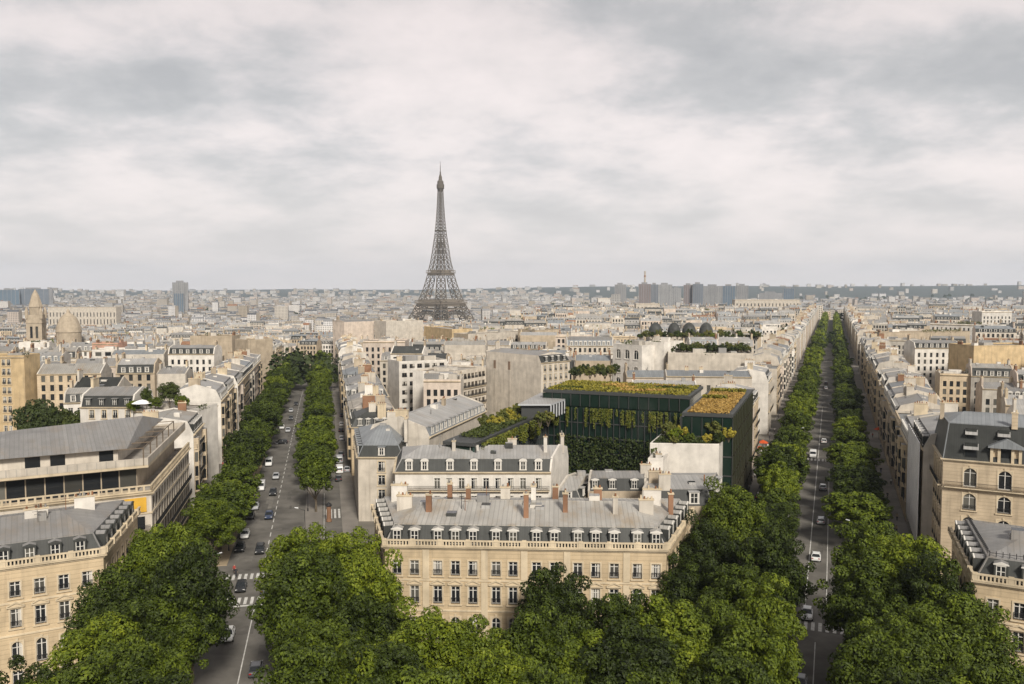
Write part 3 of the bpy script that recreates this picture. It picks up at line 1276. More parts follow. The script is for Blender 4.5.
for fx in (.148, .358, .5, .652, .862):                # pilasters
    b = MB()
    L = 37.95
    x = (fx - .5) * L
    b.box(x - .45, x + .45, -.14, .05, 0, 11.1, 'trim')
    b.box(x - .45, x + .45, -.14, .05, 11.5, 15.5, 'trim')
    b.build('pilaster', rootA)

cB = Vector((-53.8, 111.2))
fB = (Vector((-64.0, 105.5)) - cB).normalized()
F0B = cB + fB * 34
sB = SA.d
FB = take([F0B, cB, cB + sB * 21, F0B + Vector((-fB.y, fB.x)) * -17.0])
rootB = mansion(FB, 'honey stone mansion with grey lead roof, cut by the photo edge beside the short avenue', None, None,
                [(.86, .62, 2.6, 'x', 1.1), (.72, .45, 2.8, 'x', .9), (.55, .3, 1.6, 'x', .6), (.4, .5, 2.2, 'x', 1.0)], top='zinc', seed=8, dfr='slategrey')

cC = Vector((55.5, 101.1))
fC = Vector((4.4, -2.4)).normalized()
FC = take([cC, cC + fC * 34, cC + fC * 34 + Vector((-fC.y, fC.x)) * 17, cC + LA.d * 21])
rootC = mansion(FC, 'ochre stone mansion with railed grey roof beside the long avenue, cut by the photo edge', None, None,
                [(.55, .4, 2.4, 'y', 1.6), (.3, .75, 1.4, 'x', 1.0)], top='zinc', seed=12)
b = MB()                                               # iron cresting round the flat roof
q = inset_quad([Vector(p) for p in FC], [1.7] * 4)
for i in (3, 0):
    a, c = q[i], q[(i + 1) % 4]
    L = (c - a).length
    d = (c - a) / L
    for k in range(int(L / .7)):
        p = a + d * (k * .7)
        b.bar((p.x, p.y, 18.6), (p.x, p.y, 19.35), .05, 'iron')
    b.bar((a.x, a.y, 19.1), (c.x, c.y, 19.1), .04, 'iron')
o = rootC.location
for k, v in enumerate(b.v):
    x, y = v[0] - o.x, v[1] - o.y
    a = -rootC.rotation_euler.z
    b.v[k] = (x * math.cos(a) - y * math.sin(a), x * math.sin(a) + y * math.cos(a), v[2])
b.build('roof_railing', rootC)

# ------------------------------------------------------------------ houses behind the middle mansion
F0, F1 = G(395, 472, 15.2), G(551, 472, 15.2)
back = Vector((.29, .957))
f = take([F0, F1, F1 + back * 15, F0 + Vector((-.1, .99)) * 15])
building('apartment_house', 'white house with round-topped dormers and long iron balcony, behind the honey mansion', f, 15.2, wall='white', party='white', mh=2.4,
         ins=[1.3, 0, 1.3, 1.3], rh=1.5, hips=(4, 0), low='slategrey', top='zincpale', edges='wbww', rows=[(.6, 3.4), (5, 7.2), (8.3, 10.5), (11.75, 14.0)],
         bays={0: [(u - 395) / 156 for u in (437, 449, 461.5, 474, 486, 498, 510.5, 523, 538.5)]},
         dbays={0: [(u - 395) / 156 for u in (409, 424.5, 450, 474, 498, 523, 538.5)]}, dormer='round', dsize=(.95, 1.6), win=(1.15, 2.2), surround='trimwhite',
         chim=[(.36, .35, 1.0, 'y', 1.2), (.7, .6, 1.8, 'x', 1.0), (.985, .75, 3.2, 'y', 1.5), (.93, .3, .7, 'y', 2.2)], balcony=(3,), clutter=6, seed=21, cat='house', vis=(0,))
F0, F1 = G(358, 457, 14.2), G(403, 457, 14.2)
f = take([F0, F1, F1 + Vector((.0, 27)), F0 + SA.d * 27])
building('apartment_house', 'cream corner house with broad hipped grey roof at the service lane', f, 14.2, wall='pale', mh=2.4, ins=[1.2, 1.2, 1.2, 1.2], rh=3.2, hips=(5, 4),
         low='slate', top='zincblue', edges='wwww', rows=[(.7, 3.2), (4.8, 7.0), (8.0, 10.2), (11.0, 13.2)], bays={0: [.52]}, dbays={0: [.52], 1: [.3, .7]}, dormer='flat',
         chim=[(.98, .3, 2.4, 'y', 1.6), (.62, .8, 2.0, 'x', 1.2)], clutter=3, seed=22, cat='house', win=(1.5, 2.2))
F0, F1 = G(429, 437, 17), G(486, 411, 17)
f = take(rect(F0, F1, 15))
building('apartment_house', 'long zinc-roofed house with a dark dormered side, running towards the planted terrace', f, 17, wall='pale', mh=2.0, ins=[1.0, 0, 1.0, 0], rh=2.2,
         low='zincblue', top='zincpale', edges='wbwb', dormer='flat', chim=[(.05, .5, 3, 'y', 1.4), (.6, .4, 1.6, 'x', 1.1)], clutter=4, seed=23, cat='house')
# low courtyard houses with slate dormers
F0, F1 = G(588, 491, 13.2), G(646, 491, 13.2)
f = take([F0, F1, F1 + Vector((1.5, 8)), F0 + Vector((1.5, 8))])
building('courtyard_house', 'low slate courtyard house with three white dormers, behind the honey mansion', f, 13.2, wall='tan', mh=2.2, ins=[1.2, 0, 1.2, 0], rh=.7, top='zinc', edges='wbwb',
         dbays={0: [.12, .42, .8]}, dormer='pediment', dsize=(1.0, 1.5), chim=[(.98, .4, 2.0, 'x', 1.4)], clutter=1, seed=24, cat='house', cornice=False)
F0, F1 = G(556, 501, 12.0), G(581, 501, 12.0)
f = take([F0, F1, F1 + Vector((4.5, 15)), F0 + Vector((4.5, 15))])
building('courtyard_house', 'low courtyard wing with stained zinc roof under the tall white gable', f, 12.0, wall='tan', mh=1.8, ins=[1.0, 1.0, 0, 0], rh=1.0, top='zincold', edges='wwbb',
         dbays={0: [.5], 1: [.2, .45, .7]}, dormer='flat', dsize=(.9, 1.2), chim=0, clutter=1, seed=25, cat='house', cornice=False)
F0, F1 = G(641, 506, 13.6), G(713, 506, 13.6)
f = take([F0, F1, F1 + LA.d * 15, F0 + LA.d * 15])
building('courtyard_house', 'slate-fronted low house with broad pale zinc roof, below the blank white wall', f, 13.6, wall='tan', mh=2.7, ins=[1.2, 1.2, 0, 0], rh=.9, low='slate', top='zincpale', edges='wwbb',
         dbays={0: [.2, .74]}, dormer='flat', dsize=(1.3, 1.8), chim=[(.12, .3, 2.2, 'x', 1.5), (.3, .1, 2.0, 'x', 1.6)], clutter=2, seed=26, cat='house', cornice=False)
F0, F1 = G(650, 444, 19.6), G(719, 445, 19.6)
f = take([F0, F1, F1 + LA.d * 15, F0 + LA.d * 15])
WB = f
building('party_wall_block', 'blank white wall block carrying a roof garden, beside the glass building', f, 19.6, wall='white', party='white', roof='flat', par=.2, top='gravel', edges='bbbb', chim=0, clutter=0, seed=27, cat='block')
WBF = f
F0, F1 = G(648, 458, 18), G(663, 458, 18)
building('party_wall_block', 'small stepped white block against the blank white wall', take([F0, F1, F1 + LA.d * 6, F0 + LA.d * 6]), 17.4, wall='white', party='white', roof='flat', top='gravel', edges='bbbb', chim=[(.5, .5, 1.2, 'x', .8)], clutter=0, seed=28, cat='block')

# ------------------------------------------------------------------ the dark glass building round its court
def wall_glass(name, root, a, c, z0, z1, step, fin, gm='glass_dark', thick=.3, rails=()):
    a, c = Vector(a), Vector(c)
    L = (c - a).length
    b = MB()
    b.box(0, L, 0, thick, z0, z1, gm)
    n = int(L / step)
    fm = 'bronze' if gm == 'glass_amber' else 'steel'
    for i in range(n + 1):
        x = L * i / n
        b.box(x - .06, x + .06, -fin, .0, z0, z1, fm)
    for z in rails:
        b.box(0, L, -fin * .6, .0, z - .12, z + .12, fm)
    return b.build(name, root, loc=(a.x, a.y, 0), rz=math.atan2(c.y - a.y, c.x - a.x))


M['steel'] = plain('dark_steel', (.05, .052, .05), .45, .4)
M['bronze'] = plain('bronze', (.03, .026, .018), .8, .05)
M['steelpale'] = plain('pale_steel', (.42, .43, .44), .4, .5)
M['leafhang'] = leafmat('hanging_leaf', [(.15, (.02, .034, .006)), (.5, (.06, .085, .012)), (.9, (.17, .17, .025))])


gl = thing('glass_building', 'dark glass office building round an ivy court, its roofs covered with yellow-green plants', 'office building')
GF0, GF1 = G(543, 389, 25.8), G(690, 396, 25.8)
gd = LA.d
gn = LA.n
F_main = take([GF0, GF1, GF1 + gd * 22, GF0 + gd * 22])
RF0, RF1 = G(682, 412, 25), G(733, 414, 25)
Lr = 47
F_right = take([RF0, RF1, RF1 + gd * Lr, RF0 + gd * Lr])
LF = GF0 + gn * 1.0
F_left = take([LF - gd * 46 - gn * 7, LF - gd * 46, LF, LF - gn * 7])
b = MB()
b.prism([(p.x, p.y) for p in inset_quad(F_main, [.5] * 4)], 0, 25.0, 'glass_dark')
b.prism([(p.x, p.y) for p in inset_quad(F_right, [.5] * 4)], 0, 24.2, 'glass_dark')
b.prism([(p.x, p.y) for p in inset_quad(F_left, [.5] * 4)], 0, 19.4, 'glass_dark')
b.build('wall', gl)
for f, z in ((F_main, 25.0), (F_right, 24.2), (F_left, 19.4)):
    b = MB()
    b.prism([(p.x, p.y) for p in f], z, z + .7, 'steel', 'slategrey', True)
    b.build('roof', gl)
# curtain walls: court sides, avenue side
wall_glass('curtain_wall', gl, GF0 - gd * .02, GF1 - gd * .02, 0, 21.6, 1.5, .35, 'glass_dark', .4, (3.6, 7.2, 10.8, 14.4, 18))
wall_glass('upper_gallery', gl, GF0 + gd * .2, GF1 + gd * .2, 22.0, 24.9, 2.4, .3, 'glass_dark', .3)
wall_glass('curtain_wall', gl, LF - gd * 46, LF, 0, 19.2, 1.5, .35, 'glass_green', .4, (3.6, 7.2, 10.8, 14.4, 17.6))
wall_glass('curtain_wall', gl, RF0, RF1, 0, 24.0, 2.0, .3, 'glass_dark', .4, (4, 8, 12, 16, 20))
wall_glass('curtain_wall', gl, RF1, RF1 + gd * Lr, 0, 24.0, 3.4, .1, 'glass_amber', .4, (4, 8, 12, 16, 20))
wall_glass('curtain_wall', gl, RF0 + gd * 30, RF0, 0, 24.0, 1.6, .4, 'glass_dark', .4, (4, 8, 12, 16, 20))
rng = random.Random(3)
M['sedum'] = leafmat('sedum', [(.15, (.24, .15, .04)), (.5, (.42, .27, .075)), (.9, (.5, .37, .12))])
# plants on the roofs and ivy in the court
b = MB()
q = inset_quad(WBF, [.6, .5, .4, .5])
leaf_sheet(b, [(p.x, p.y, 19.4) for p in q], 4200, .26, 'leafdark', rng, .7)
kind(b.build('ground_cover'), 'stuff')
b = MB()
q = inset_quad(F_main, [.8] * 4)
leaf_sheet(b, [(p.x, p.y, 25.72) for p in q], 9000, .24, 'leafgold', rng, .4)
for _ in range(9):                                      # browner drifts in the planting
    u_, v_ = rng.uniform(.05, .8), rng.uniform(.05, .75)
    a_ = q[0] * (1 - u_) + q[1] * u_ + gd * (v_ * 20)
    leaf_sheet(b, [(p.x, p.y, 25.75) for p in (a_, a_ + gn * rng.uniform(3, 9), a_ + gn * 5 + gd * 3, a_ + gd * 2.5)], 420, .26, rng.choice(('sedum', 'sedum', 'leaf')), rng, .5)
b.build('roof_planting', gl)
b = MB()
q = inset_quad(F_right, [.7, 1.0, 10, 1.0])
leaf_sheet(b, [(p.x, p.y, 24.92) for p in q], 9000, .28, 'sedum', rng, .25)
leaf_sheet(b, [(p.x, p.y, 24.92) for p in (q[3], q[2], q[2] + gd * 3, q[3] + gd * 3)], 900, .3, 'leafgold', rng, .9)
leaf_sheet(b, [(p.x, p.y, 24.92) for p in (q[3] - gd * 14, q[2] - gd * 14 - gn * 3, q[2] - gd * 12 - gn * 3, q[3] - gd * 12)], 900, .3, 'leafgold', rng, .9)
b.build('roof_planting', gl)
b = MB()
for k in range(62):                                     # hanging strands along the court eaves
    t = rng.random()
    p = GF0 * (1 - t) + GF1 * t - gd * .7
    w_, h_ = rng.uniform(.12, .34), rng.uniform(1.2, 5.0)
    a = p - gn * w_
    c = p + gn * w_
    leaf_sheet(b, [(a.x, a.y, 21.4 - h_), (c.x, c.y, 21.4 - h_), (c.x, c.y, 21.8), (a.x, a.y, 21.8)], int(26 * h_), .17, 'leafhang', rng, .4)
for k in range(44):
    t = rng.random()
    p = LF * (1 - t) + (LF - gd * 46) * t + gn * .6
    h_ = rng.uniform(.8, 4)
    a, c = p - gd * .8, p + gd * .8
    leaf_sheet(b, [(a.x, a.y, 19.6 - h_), (c.x, c.y, 19.6 - h_), (c.x, c.y, 19.9), (a.x, a.y, 19.9)], int(60 * h_), .24, 'leafhang', rng, .6)
b.build('hanging_plants', gl)
b = MB()
a, c = GF0 - gd * .6 + gn * 4, GF1 - gd * .6
leaf_sheet(b, [(a.x, a.y, 0), (c.x, c.y, 0), (c.x, c.y, 15), (a.x, a.y, 15)], 5200, .34, 'leafdark', rng, 1.0)
b.build('ivy', gl)
b = MB()                                                # pale roof light beside the orange planting
q = [F_right[3] - gd * 9 + gn * 2.2, F_right[2] - gd * 9 - gn * 6, F_right[2] - gd * 2.4 - gn * 6, F_right[3] - gd * 2.4 + gn * 2.2]
b.prism([(p.x, p.y) for p in q], 24.7, 25.5, 'steelpale', 'zincpale')
b.build('roof_light', gl)
b = MB()
q = inset_quad(F_left, [6, .8, 12, .8])
leaf_sheet(b, [(p.x, p.y, 20.12) for p in q], 2600, .26, 'leafdark', rng, .5)
b.build('roof_planting', gl)
# pavilion with pale fins on the low wing
pv = thing('roof_pavilion', 'low pavilion with flat grey roof and pale upright fins, on the glass building', 'pavilion', (0, 0, 20.1))
P = [G(518, 404, 23.6), G(551, 404, 23.6), G(577, 394.5, 23.6), G(541, 392.5, 23.6)]
b = MB()
b.prism([(p.x, p.y) for p in P], 3.1, 3.5, 'steelpale', 'zincpale', True)
b.build('roof', pv)
b = MB()
b.prism([(p.x, p.y) for p in inset_quad(P, [1.0, .5, .5, .5])], 0, 3.1, 'steel')
b.build('wall', pv)
b = MB()
for a, c in ((P[1], P[2]),):
    n = 10
    for i in range(n + 1):
        p = a + (c - a) * (i / n)
        b.box(p.x - .14, p.x + .14, p.y - .14, p.y + .14, 0, 3.1, 'steelpale')
b.build('fins', pv)
# ------------------------------------------------------------------ terraced hotel on the short avenue
c0 = Vector((-59.5, 140.0))
fd = Vector((.83, .47)).normalized()                   # along its front, towards the avenue
fn = Vector((fd.y, -fd.x))                             # out of the front
H0 = c0 - fd * 48
sd = SA.d
FH = take([H0, c0, c0 + sd * 40, H0 + Vector((-fd.y, fd.x)) * 30])
ht = building('terraced_hotel', 'long cream hotel with stacked roof terraces and big grey penthouse roof', FH, 17.3, wall='pale', party='pale', roof='flat', top='gravel',
              edges='wwww', rows=[(.8, 3.2), (4.6, 7.0), (8.0, 10.3), (11.2, 13.4), (14.2, 16.3)], pitch=2.6, win=(1.7, 2), wstyle='brown', surround=None, rail=False, chim=0, clutter=0,
              balcony=(1, 2, 3), par=.25, seed=31, cat='hotel', vis=(1,), bands=(13.8,))
ha = -ht.rotation_euler.z


def hl(p):
    q = Vector(p) - Vector((ht.location.x, ht.location.y))
    return Vector((q.x * math.cos(ha) - q.y * math.sin(ha), q.x * math.sin(ha) + q.y * math.cos(ha)))


qh = [hl(p) for p in FH]


def slab_ring(b, q, z0, z1, th, m):
    qi = inset_quad(q, [th] * 4)
    for i in range(4):
        j = (i + 1) % 4
        b.loft([[(q[i].x, q[i].y, z0), (qi[i].x, qi[i].y, z0), (qi[i].x, qi[i].y, z1), (q[i].x, q[i].y, z1)],
                [(q[j].x, q[j].y, z0), (qi[j].x, qi[j].y, z0), (qi[j].x, qi[j].y, z1), (q[j].x, q[j].y, z1)]], m)


b = MB()                                               # recessed upper storey
q2 = inset_quad(qh, [3.0, 2.6, 0.3, 0.3])
b.prism([(p.x, p.y) for p in q2], 17.0, 21.6, 'tan')
b.build('upper_storey', ht)
b = MB()
L = (q2[1] - q2[0]).length
d = (q2[1] - q2[0]) / L
n = Vector((d.y, -d.x))
for i in range(17):
    a = q2[0] + d * (L * (i + .03) / 17) + n * .05
    c = q2[0] + d * (L * (i + .96) / 17) + n * .05
    b.poly([(a.x, a.y, 17.4), (c.x, c.y, 17.4), (c.x, c.y, 20.8), (a.x, a.y, 20.8)], 'glass')
b.build('terrace_glazing', ht)
b = MB()                                               # lower balustrade
L = (qh[1] - qh[0]).length
for a, c in ((qh[0], qh[1]), (qh[1], qh[2])):
    L = (c - a).length
    d = (c - a) / L
    n = Vector((d.y, -d.x))
    for z0, z1, w_ in ((17.45, 17.7, .2), (18.4, 18.6, .18)):
        b.loft([[(p.x + n.x * s, p.y + n.y * s, z) for s, z in ((-w_, z0), (w_, z0), (w_, z1), (-w_, z1))] for p in (a, c)], 'trim')
    m = int(L / 1.1)
    for k in range(m + 1):
        p = a + d * (L * k / m)
        b.box(p.x - .16, p.x + .16, p.y - .16, p.y + .16, 17.6, 18.45, 'trim', False)
b.build('balustrade', ht)
b = MB()                                               # upper terrace slab and solid parapet
q3 = inset_quad(qh, [.9, .5, .2, .2])
b.prism([(p.x, p.y) for p in q3], 21.3, 21.75, 'trim', 'gravel', True)
slab_ring(b, q3, 21.7, 22.9, .3, 'pale')
for k in range(34):
    L = (q3[1] - q3[0]).length
    p = q3[0] + (q3[1] - q3[0]) * ((k + .5) / 34)
    b.box(p.x - .07, p.x + .07, p.y - .05, p.y + .05, 21.8, 22.85, 'grey')
b.build('upper_terrace', ht)
q4 = inset_quad(qh, [4.0, 5.5, 4, 1.0])
b = MB()
b.prism([(p.x, p.y) for p in q4], 21.6, 24.4, 'pale')
L = (q4[1] - q4[0]).length
d = (q4[1] - q4[0]) / L
for i in range(12):
    if i % 3 == 1:
        continue
    a = q4[0] + d * (L * (i + .2) / 12) + Vector((d.y, -d.x)) * .04
    c = a + d * (L * .6 / 12)
    b.poly([(a.x, a.y, 21.9), (c.x, c.y, 21.9), (c.x, c.y, 24.1), (a.x, a.y, 24.1)], 'glass')
b.build('penthouse', ht)
b = MB()
e = inset_quad(q4, [-1.3, -1.6, -.8, -.2])
m0, m1 = (e[0] * .42 + e[3] * .58), (e[1] * .45 + e[2] * .55)
ax = (m1 - m0).normalized()
m1 = m1 - ax * 1.0
Z = lambda p, z: (p.x, p.y, z)
b.poly([Z(e[0], 24.4), Z(e[1], 24.4), Z(m1, 27.3), Z(m0, 25.4)], 'zinc')
b.poly([Z(e[2], 24.4), Z(e[3], 24.4), Z(m0, 25.4), Z(m1, 27.3)], 'zinc')
b.poly([Z(e[1], 24.4), Z(e[2], 24.4), Z(m1, 27.3)], 'zinc')
b.poly([Z(e[3], 24.4), Z(e[0], 24.4), Z(m0, 25.4)], 'zinc')
b.poly([Z(e[3], 24.38), Z(e[2], 24.38), Z(e[1], 24.38), Z(e[0], 24.38)], 'trim')
b.build('penthouse_roof', ht)
b = MB()                                               # open pergola on the avenue side
for k in range(6):
    t = k / 5
    p = q3[1] * (1 - t) + (q3[2] * .75 + q3[1] * .25) * t
    i_ = (q3[0] - q3[1]).normalized()
    a, c = p + i_ * .7, p + i_ * 4.4
    b.bar((a.x, a.y, 21.7), (a.x, a.y, 24.6), .09, 'brownframe')
    b.bar((a.x, a.y, 24.6), (c.x, c.y, 24.6), .09, 'brownframe')
    if k:
        b.bar((pa.x, pa.y, 24.6), (a.x, a.y, 24.6), .09, 'brownframe')
    pa = a
b.build('pergola', ht)
M['yellow'] = mottled('yellow_panel', (.62, .36, .05), streak=.1)
b = MB()
L = (qh[1] - qh[0]).length
d = (qh[1] - qh[0]) / L
n = Vector((d.y, -d.x))
a, c = qh[1] - d * 4.6 + n * .06, qh[1] - d * .8 + n * .06
b.loft([[(p.x, p.y, z) for p, z in ((a, 14.2), (c, 14.2), (c, 16.6), (a, 16.6))], [(p.x + n.x * .15, p.y + n.y * .15, z) for p, z in ((a, 14.2), (c, 14.2), (c, 16.6), (a, 16.6))]], 'yellow')
b.build('yellow_panel', ht)

# ------------------------------------------------------------------ the tall cream block by the long avenue
F0, F1x = Vector((74.9, 147.8)), Vector((86.4, 141.8))
d = (F1x - F0).normalized()
F1 = F0 + d * 36
nb = Vector((-d.y, d.x))
f = take([F0, F1, F1 + nb * 16, F0 + LA.d * 17])
bays = [(u - 937) / 214 for u in (962, 993, 1020, 1052, 1084, 1110, 1136)]
rC2 = building('apartment_house', 'tall cream house with steep black roof and pedimented dormer, beside the long avenue', f, 21.4, wall='cream', party='cream', mh=6.0, ins=[2.1, 2.0, 2.0, 1.0], rh=1.3, hips=(3, 3),
               low='slate', top='zincblue', edges='wwww', rows=[(.6, 3.4), (5.0, 7.6), (8.9, 11.5), (12.8, 15.6), (16.8, 20.0)], bays={0: bays}, win=(2.0, 2.6), curt=(0,),
               wstyle=('arch', 'arch', 'arch', 'arch', 'arch'), surround='trim', dormer=None, balcony=(4,), chim=[(.3, .12, .9, 'x', 1.0), (.62, .12, .9, 'x', 1.0), (.02, .6, 3, 'y', 1.2)], clutter=2, seed=33,
               cat='house', vis=(0, 3), bands=(16.2, 4.4))
ca2 = -rC2.rotation_euler.z
L = 36.0
for k, fx in enumerate([(u - 937) / 214 for u in (962, 991, 1022, 1058, 1090, 1120)]):
    x = (fx - .5) * L
    for z, w_, h_ in ((21.9, 1.7, 1.5), (24.9, 1.3, .9)):
        if k in (1, 4) and z < 24:
            continue
        yy = 2.1 * (z - 21.4) / 6.0
        b = MB()
        b.box(x - w_ / 2 - .15, x + w_ / 2 + .15, yy - .05, yy + 1.6, z, z + h_ + .9, 'slate', False)
        b.poly([(x - w_ / 2, yy - .07, z + .1), (x + w_ / 2, yy - .07, z + .1), (x + w_ / 2, yy - .07, z + h_), (x - w_ / 2, yy - .07, z + h_)], 'glass')
        b.loft([[(x - w_ / 2 - .3, yy - .75, z + h_ - .05), (x + w_ / 2 + .3, yy - .75, z + h_ - .05), (x + w_ / 2 + .3, yy - .7, z + h_ + .06), (x - w_ / 2 - .3, yy - .7, z + h_ + .06)],
                [(x - w_ / 2 - .3, yy + .9, z + h_ + .75), (x + w_ / 2 + .3, yy + .9, z + h_ + .75), (x + w_ / 2 + .3, yy + .9, z + h_ + .86), (x - w_ / 2 - .3, yy + .9, z + h_ + .86)]], 'zincpale')
        b.build('roof_window', rC2)
for fx in (bays[1], bays[4]):                           # stone dormers with low pediments
    x = (fx - .5) * L
    b = MB()
    for sx in (-2.1, -1.0, 1.0, 2.1):
        b.box(x + sx - .22, x + sx + .22, -.1, .5, 21.45, 23.9, 'trim')
    b.box(x - 2.2, x + 2.2, .3, 2.6, 21.45, 23.9, 'cream')
    b.poly([(x - .8, .28, 21.6), (x + .8, .28, 21.6), (x + .8, .28, 23.9), (x - .8, .28, 23.9)], 'glass')
    b.loft([[(x - 2.7, y, 23.9), (x + 2.7, y, 23.9), (x + 2.7, y, 24.1), (x, y, 25.5), (x - 2.7, y, 24.1)] for y in (-.6, 3.0)], 'zincblue')
    b.build('stone_dormer', rC2)
# house whose avenue front hangs behind white sheeting
a0 = LA.at(53, 18.8)
a1 = LA.at(77, 18.8)
f = take([a1, a0, a0 + LA.n * 14, a1 + LA.n * 14])
rs = building('apartment_house', 'house with its avenue front hidden by white building sheets, next to the tall cream house', f, 20.5, wall='cream', mh=2.6, edges='wbwb', chim=2, clutter=3, seed=34, top='zincpale', cat='house')
b = MB()
b.box(-12.1, 12.1, -.75, -.6, 2.0, 21.6, 'white_sheet')
for k in range(13):
    b.box(-12.1 + k * 2 - .04, -12.1 + k * 2 + .04, -.82, -.75, 2.0, 21.7, 'grey')
b.build('white_sheeting', rs)

# ------------------------------------------------------------------ singled-out houses farther off
HOUSE_GROUP = None


def px_house(label, u0, v0, u1, v1, z, depth, edges='wbwb', name='apartment_house', cat='house', dirn=None, zb=None, **kw):
    F0, F1 = G(u0, v0, z), G(u1, v1, z)
    f = rect(F0, F1, depth) if dirn is None else [F0, F1, F1 + dirn * depth, F0 + dirn * depth]
    m = (f[0] + f[2]) / 2
    t = terrain(m.x, m.y) if zb is None else zb
    take(f)
    kw.setdefault('seed', int(abs(u0 * 7 + v0 * 13)))
    return building(name, label, f, z - t, t, edges=edges, cat=cat, **kw)


px_house('white stepped modern house with brown windows, left of the big blank gable', 399, 363, 447, 361, 23, 13, 'wbwb', roof='flat', wall='white', party='white', top='gravel', wstyle='brown',
         pitch=3.2, win=(1.9, 1.6), surround=None, chim=[(.1, .4, 2, 'x', 1.8)], clutter=3, cornice=False, detail=2)
px_house('cream terraced house with long planted balconies, stepping down behind the zinc roofs', 447, 374, 486, 368, 20.5, 15, 'wwwb', roof='flat', wall='pale', party='white', top='gravel', wstyle='brown',
         pitch=2.6, win=(1.9, 1.9), surround=None, chim=0, clutter=3, cornice=False, detail=2, balcony=(1, 2, 3, 4))
r = px_house('house with a big blank cream gable stained by two flues, facing the glass building', 486, 358, 541, 363, 24, 15, 'bwwb', wall='pale', party='pale', mh=2.6, ins=[0, 1.3, 1.3, 0], rh=1.0, top='zinc',
             chim=1, clutter=3, detail=2)
b = MB()
M['stain'] = mottled('brown_stain', (.24, .17, .12), var=.3, streak=.3)
for fx in (-.33, -.06):
    L = (G(541, 363, 24) - G(486, 358, 24)).length
    b.box(fx * L - .55, fx * L + .55, -.09, .0, 4, 23.4, 'pale')
    b.box(fx * L - .6, fx * L + .6, -.12, .0, 20.4, 23.5, 'stain')
b.build('flue', r)
px_house('tan brick cube house with blank walls, at the end of the long balconies', 535, 331, 559, 330, 25, 16, 'bbbb', roof='flat', wall='tan', party='tan', top='gravel', chim=2, clutter=2, detail=1)
px_house('long cream house with planted balcony rows, in front of the iron tower', 468, 335, 533, 332, 23, 14, 'wbwb', roof='flat', wall='pale', party='tan', top='gravel', wstyle='brown', pitch=3.0, win=(2.0, 1.7),
         surround=None, chim=0, clutter=4, cornice=False, detail=1, balcony=(2, 3, 4, 5))
px_house('white house with dark openings and round-headed upper windows, above the green roof', 613, 345, 642, 347, 28.5, 13, 'wbwb', roof='flat', wall='white', party='white', top='gravel', wstyle='arch', pitch=4.6,
         win=(2.4, 2.6), surround='white', rail=False, chim=0, clutter=2, cornice=False, detail=2, rows=[(5, 7.4), (9, 11.6), (13.5, 16), (18, 20.6), (23.5, 27)])
px_house('tall blank white wall house beside the round-headed windows', 643, 343, 664, 344, 29.5, 15, 'bbbb', roof='flat', wall='white', party='white', top='gravel', chim=1, clutter=1, detail=1)
px_house('plain beige block with a roof garden on top, beyond the orange planted roof', 668, 354, 753, 355, 26, 20, 'bbbb', roof='flat', wall='pale', party='pale', top='gravel', chim=0, clutter=5, detail=1, name='apartment_block', cat='block')
px_house('low zinc-roofed house between the green roof and the beige block', 666, 376, 752, 377, 22.5, 12, 'wbwb', wall='pale', mh=0, rh=1.4, top='zincblue', dormer=None, chim=[(.26, .5, 1.2, 'x', .8), (.43, .5, 1.2, 'x', .8)], clutter=2, detail=1)
px_house('broad cream block with one window stripe, nearest the avenue bend', 363, 342, 405, 342, 24.5, 16, 'wbwb', roof='flat', wall='rose', party='rose', top='zinc', chim=0, clutter=4, detail=1)
px_house('tall blank cream wall house under the foot of the iron tower', 386, 322, 423, 321, 25.5, 18, 'bbwb', roof='flat', wall='pale', party='party', top='gravel', chim=2, clutter=2, detail=1)
px_house('rosy walled house over the end of the short avenue', 344, 322, 374, 321, 25.5, 15, 'bwbb', roof='gable', wall='rose', party='rose', mh=0, rh=1.2, top='zinc', dormer=None, chim=2, clutter=1, detail=1)
px_house('long low ochre wall house below the iron tower', 424, 327, 452, 330, 21, 16, 'bbbb', roof='flat', wall='ochre', party='ochre', top='gravel', chim=2, clutter=1, detail=1)
# behind the hotel
px_house('white house with black mansard and three windows, behind the terraced hotel', 80, 407, 133, 407, 20.5, 13, 'wbwb', wall='white', party='white', mh=2.8, rh=1.6, low='slate', top='zinc',
         bays={0: [.22, .45, .66, .9]}, dbays={0: [.15, .4, .65, .88]}, dormer='flat', dfront='slategrey', chim=1, clutter=1, detail=2)
GT = px_house('low house carrying a garden terrace with trees and a parasol, beside the avenue row', 134, 411, 186, 413, 19.5, 14, 'wbwb', roof='flat', wall='white', party='white', top='gravel', chim=0, clutter=1, detail=1)
px_house('tall ochre house with windowless side slabs, at the photo edge above the hotel', -22, 357, 24, 357, 27, 10, 'wbwb', roof='flat', wall='ochre', party='ochre', top='gravel', chim=2, clutter=2, detail=2, bays={0: [.2, .55, .66]})
px_house('house with long dark gable roof and a row of skylights', 72, 389, 117, 389, 17.5, 11, 'wbwb', roof='gable', wall='tan', mh=0, rh=3.4, top='slate', dormer=None, chim=1, clutter=5, detail=1)
px_house('pink walled house above a white terrace', 92, 344, 118, 344, 23, 10, 'wbwb', roof='flat', wall='pink', party='pink', top='gravel', chim=2, clutter=1, detail=1)
px_house('white terrace house with shaded openings below the pink house', 92, 351, 162, 350, 22, 12, 'wbwb', roof='flat', wall='white', party='white', top='gravel', pitch=4, win=(2.6, 1.8), surround=None, rail=False, chim=1, clutter=3, detail=1, cornice=False)
px_house('white house with black roof and skylights, in front of the tan walls', 168, 354, 214, 354, 21.5, 11, 'wbwb', wall='white', party='white', mh=2.6, rh=1.0, low='slate', top='zinc', dormer='flat', chim=2, clutter=1, detail=1)
